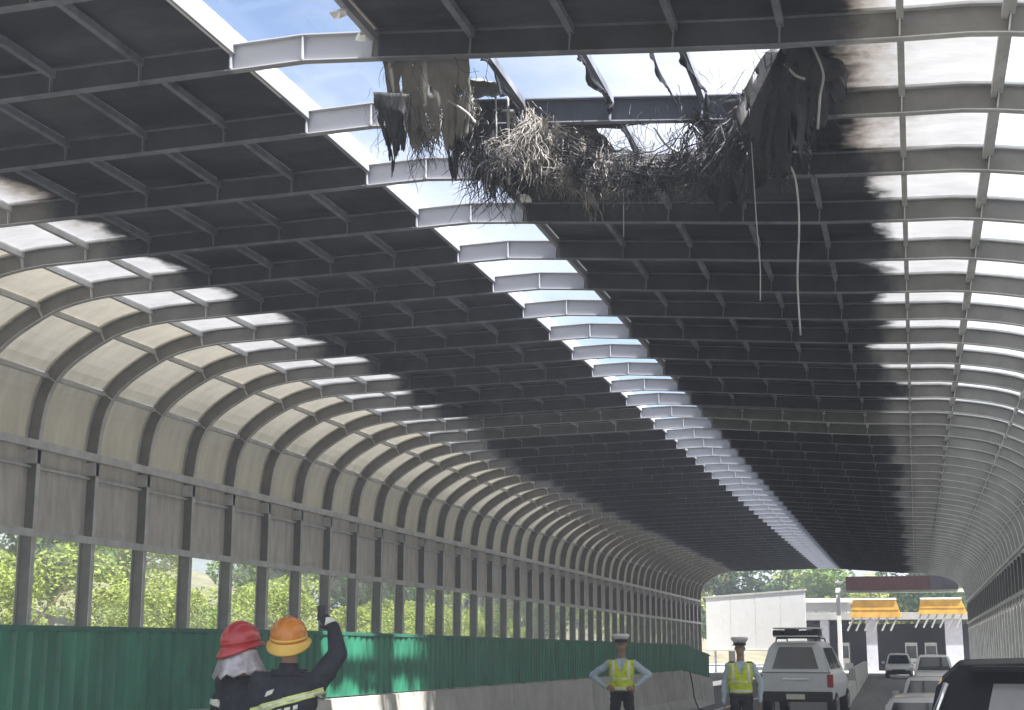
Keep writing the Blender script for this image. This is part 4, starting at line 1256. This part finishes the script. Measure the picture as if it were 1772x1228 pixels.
shell('sleeve_band', lambda c, l: l == 'arm' and c.x > .18 and 1.1 < c.z < 1.3, .010, 'reflect', zband(1.18, 1.235, -.3))
shell('jacket_band', lambda c, l: l == 'torso' and 1.0 < c.z < 1.2, .010, 'reflect_y', zband(1.06, 1.11))

bpy.data.scenes.remove(work)

# ------------------------------------------------------------------ beyond the tunnel: board, gantry, toll plaza, buildings
board = tag(empty('white_board', (-12.4, 119, -0.6)), 'large blank white board standing at the left of the tunnel exit', 'board')
def brd(a, b):  # local u along the board, from left-far to right-near
    return a
A = Vector((-4.0, 0.6, 0)); Bv = Vector((4.1, -0.6, 0))
def bp_(u, d, z):
    p = A.lerp(Bv, u); nrm = Vector((-(Bv - A).y, (Bv - A).x, 0)).normalized()
    return tuple(p + nrm * d + Vector((0, 0, z + (.5 * (u - .5) if z > 3 else 0))))
for i in range(4):
    u0, u1 = i / 4 + .002, (i + 1) / 4 - .002
    m = MB(); m.hexa([bp_(u0, 0, 1.75), bp_(u1, 0, 1.75), bp_(u1, .06, 1.75), bp_(u0, .06, 1.75), bp_(u0, 0, 6.1), bp_(u1, 0, 6.1), bp_(u1, .06, 6.1), bp_(u0, .06, 6.1)])
    m.build('board_panel', M['white'], board)
for z0, z1 in ((1.62, 1.75), (6.1, 6.24)):
    m = MB(); m.hexa([bp_(-.01, -.05, z0), bp_(1.01, -.05, z0), bp_(1.01, .1, z0), bp_(-.01, .1, z0), bp_(-.01, -.05, z1), bp_(1.01, -.05, z1), bp_(1.01, .1, z1), bp_(-.01, .1, z1)])
    m.build('frame_bar', M['concrete_pale'], board)
for u in (.08, .36, .64, .92):
    m = MB(); p = Vector(bp_(u, .2, 0)); m.tube([(p.x, p.y, -.3), (p.x, p.y, 6.1)], .09, 10); m.build('support_post', M['booth'], board, smooth=True)

gantry = tag(empty('sign_gantry', (-0.7, 117.5, -0.7)), 'pale steel gantry spanning the toll lanes at the tunnel exit', 'gantry')
for x in (-5.0, 5.1):
    m = MB(); m.box(x - .16, x + .16, -.16, .16, 0, 6.6); m.build('column', M['white'], gantry, bevel=.02)
m = MB(); m.box(-5.2, 5.3, -.2, .2, 6.2, 6.45); m.build('beam', M['white'], gantry, bevel=.02)
m = MB(); m.box(-5.2, 5.3, -.2, .2, 6.95, 7.1); m.build('beam', M['booth'], gantry, bevel=.02)
for i in range(12):
    x = -5.0 + i * 10.1 / 12
    m = MB(); m.tube([(x, 0, 6.4), (x + .84, 0, 7.0)], .05, 6); m.build('brace', M['white'], gantry)
ledsign = tag(empty('variable_message_sign', (-0.85, 117.0, 5.72)), 'long dark red sign panel mounted on top of the gantry', 'sign')
for i in range(8):
    m = MB(); x0 = -4.15 + i * 1.04
    m.box(x0 + .01, x0 + 1.03, -.12, .12, .02, 1.0); m.build('display_module', M['dark_red'] if i < 6 else M['dark_int'], ledsign)
m = MB(); m.box(-4.2, 4.2, .12, .3, 0, 1.04); m.build('housing', M['dark_int'], ledsign)

def yellow_sign(label, x0, x1, z0, z1, nleg):
    r = tag(empty('canopy_sign', ((x0 + x1) / 2, 126.0, z0)), label, 'sign')
    h = (x1 - x0) / 2; hh = z1 - z0
    m = MB(); m.hexa([(-h, -.15, 0), (h, -.15, 0), (h, .15, 0), (-h, .15, 0), (-h + .25, -.15, hh), (h - .45, -.15, hh), (h - .45, .15, hh), (-h + .25, .15, hh)]); m.build('sign_face', M['yellow'], r, bevel=.02)
    m = MB(); m.box(-h + .2, h - .4, -.3, .3, hh, hh + .14); m.build('sign_cap', M['white'], r)
    m = MB(); m.box(-h * .9, h * .9, -.19, -.15, hh * .42, hh * .52); m.build('sign_rib', M['yellow'], r)
    for i in range(nleg):
        x = -h + (i + .4) * 2 * h / nleg
        m = MB(); m.tube([(x, 0, 0), (x - .55, .0, -1.1)], .08, 6); m.build('strut', M['bldg'], r)
    return r
yellow_sign('amber toll lane sign under the left half of the gantry', -5.2, -1.0, 3.75, 5.2, 6)
yellow_sign('amber toll lane sign under the right half of the gantry', 0.3, 4.2, 4.0, 5.2, 6)
toll = tag(empty('toll_building', (-1, 130, -.7)), 'dark toll plaza canopy building with grey booth columns behind the amber signs', 'building')
m = MB(); m.box(-11, 9, 3.5, 9, 0, 4.0); m.build('hall', M['dark_int'], toll)
m = MB(); m.box(-12, 10, -2, 10, 4.3, 4.9); m.build('canopy_roof', M['bldg'], toll, bevel=.03)
for x, ww in ((-2.6, .45), (-6.5, .35), (4.1, .7), (8.0, .5)):
    m = MB(); m.box(x - ww, x + ww, -1.5, .3, 0, 4.3); m.build('column', M['booth'], toll, bevel=.03)
for x in (-5.0, 0.6, 2.2):
    m = MB(); m.box(x - .5, x + .5, -.8, 1.6, 0, 2.4); b_ = m.build('toll_booth', M['bldg'], toll, bevel=.04)
    m = MB(); m.box(x - .4, x + .4, -.83, -.80, 1.1, 2.1); m.build('booth_window', M['car_glass'], b_)
office = tag(empty('grey_building', (-8.5, 138, -.7)), 'grey two-storey building between the white board and the gantry', 'building')
m = MB(); m.box(-3.4, 2.6, 0, 8, 0, 6.0); m.build('wall', M['bldg'], office)
m = MB(); m.box(-3.8, 3.0, -.5, 8.5, 6.0, 6.4); m.build('roof', M['concrete_pale'], office, bevel=.03)
for fl in (0, 1):
    for i in range(4):
        m = MB(); x = -2.9 + i * 1.45; z = 1.0 + fl * 2.8
        m.box(x, x + 1.0, -.04, .02, z, z + 1.4); wd = m.build('window', M['white'], office)
        m = MB(); m.box(x + .06, x + .94, -.055, -.04, z + .06, z + 1.34); m.build('pane', M['car_glass'], wd)
m = MB(); m.box(-3.6, 2.8, -.5, 0, 3.1, 3.35); m.build('ledge', M['white'], office)

# ------------------------------------------------------------------ vegetation
def leaf_cloud(m, r, blobs, count, size):
    for _ in range(count):
        c, rad = r.choice(blobs)
        while True:
            d = Vector((r.uniform(-1, 1), r.uniform(-1, 1), r.uniform(-1, 1)))
            if .05 < d.length <= 1: break
        d = d.normalized() * (d.length ** .4)
        p = Vector(c) + Vector((d.x * rad[0], d.y * rad[1], d.z * rad[2]))
        a = Vector((r.gauss(0, 1), r.gauss(0, 1), r.gauss(0, .6))).normalized()
        b = a.cross(Vector((r.gauss(0, 1), r.gauss(0, 1), r.gauss(0, 1)))).normalized()
        s = size * r.uniform(.6, 1.5)
        m.quad(p - a * s, p - b * s * .5, p + a * s, p + b * s * .5)
def make_shrub_meshes(seed, h, wd, mat, count, size):
    r = random.Random(seed); blobs = []
    for _ in range(9):
        z = r.uniform(.25, .85) * h; rr = wd * r.uniform(.25, .5) * (1.15 - .5 * z / h)
        blobs.append(((r.uniform(-.5, .5) * wd, r.uniform(-.5, .5) * wd, z), (rr, rr, rr * r.uniform(.5, .8))))
    m = MB(); leaf_cloud(m, r, blobs, count, size); crown = m.mesh('crown', M[mat])
    m = MB()
    for c, rad in blobs[:5]:
        m.tube([(0, 0, -.3), (c[0] * .3, c[1] * .3, c[2] * .4), c], [.07, .05, .015], 6)
    return crown, m.mesh('stem', M['bark'], True)
def make_tree_meshes(seed, h, wd, mat, count, size):
    r = random.Random(seed); blobs = []
    for _ in range(15):
        z = r.uniform(.38, .95) * h; rr = wd * r.uniform(.22, .38)
        k = 1.2 - abs(z / h - .6)
        a = r.uniform(0, 6.28); q = r.uniform(.1, .6) * wd * k
        blobs.append(((q * math.cos(a), q * math.sin(a), z), (rr, rr, rr * .7)))
    m = MB(); leaf_cloud(m, r, blobs, count, size); crown = m.mesh('crown', M[mat])
    m = MB(); m.tube([(0, 0, -.5), (.05, 0, h * .3), (0, .1, h * .75)], [h * .03, h * .024, h * .01], 8)
    for c, rad in blobs[:9]:
        m.tube([(.03, 0, h * .3), (c[0] * .5, c[1] * .5, lerp(h * .3, c[2], .6)), c], [h * .014, h * .009, .02], 6)
    return crown, m.mesh('trunk', M['bark'], True)
ORD = ['first', 'second', 'third', 'fourth', 'fifth', 'sixth', 'seventh', 'eighth', 'ninth', 'tenth', 'eleventh', 'twelfth', 'thirteenth', 'fourteenth', 'fifteenth', 'sixteenth', 'seventeenth', 'eighteenth']
shr = [make_shrub_meshes(s, 2.6, 2.4, mt, 12000, .044) for s, mt in ((1, 'leaf_yellow'), (2, 'leaf_yellow'), (3, 'leaf_green'))]
rv = random.Random(5)
for i in range(16):
    y = 29 + i * 3.6 + rv.uniform(-.6, .6); x = -22.2 - rv.uniform(0, 2.0) - (1.2 if i % 3 == 1 else 0)
    kind = (0, 1, 0, 1, 2)[i % 5]
    z = ground_z(x, y) - .05
    root = tag(empty('shrub', (x, y, z), rv.uniform(0, 6.28)), '%s %s shrub from the left seen through the side glazing' % (ORD[i], 'yellow-green' if kind < 2 else 'mid-green'), 'shrub', 'shrubs outside the left glazing')
    s = rv.uniform(1.15, 1.6); root.scale = (s, s, s * rv.uniform(.8, 1.05))
    add_obj('crown', shr[kind][0], root); add_obj('stem', shr[kind][1], root)
trs = [make_tree_meshes(s, 7.5, 5.0, mt, 6500, .17) for s, mt in ((11, 'leaf_green'), (12, 'leaf_dark'), (13, 'leaf_yellow'))]
for i in range(11):
    y = 36 + i * 8.5; x = -30.5 - rv.uniform(0, 6); kind = (0, 1, 0, 2)[i % 4]
    root = tag(empty('tree', (x, y, ground_z(x, y) - .1), rv.uniform(0, 6.28)), '%s broadleaf tree from the left rising behind the shrubs outside the glazing' % ORD[i], 'tree', 'trees outside the left glazing')
    s = rv.uniform(.85, 1.25); root.scale = (s, s, s)
    add_obj('crown', trs[kind][0], root); add_obj('trunk', trs[kind][1], root)
for i in range(9):
    x = -34 + i * 5.2; y = 150 + rv.uniform(0, 12); kind = (2, 0, 2, 1)[i % 4]
    root = tag(empty('tree', (x, y, ground_z(x, y) - .1), rv.uniform(0, 6.28)), '%s tree from the left in the row beyond the toll plaza' % ORD[i], 'tree', 'trees beyond the toll plaza')
    s = rv.uniform(1.2, 1.7); root.scale = (s, s, s)
    add_obj('crown', trs[kind][0], root); add_obj('trunk', trs[kind][1], root)

# ------------------------------------------------------------------ thin smoke haze left in the air
m = MB(); m.box(-960, 960, -660, 2060, -4.5, 18.5)
hz = m.build('haze', [])
tag(hz, kind='stuff')
hm, nt = new_mat('haze_air')
o_ = N(nt, 'OutputMaterial')
pv = N(nt, 'VolumePrincipled')
pv.inputs['Color'].default_value = (0.82, 0.88, 1.0, 1)
pv.inputs['Density'].default_value = 0.0022
pv.inputs['Anisotropy'].default_value = 0.1
L(nt, pv.outputs[0], o_.inputs['Volume'])
hz.data.materials.clear(); hz.data.materials.append(hm)
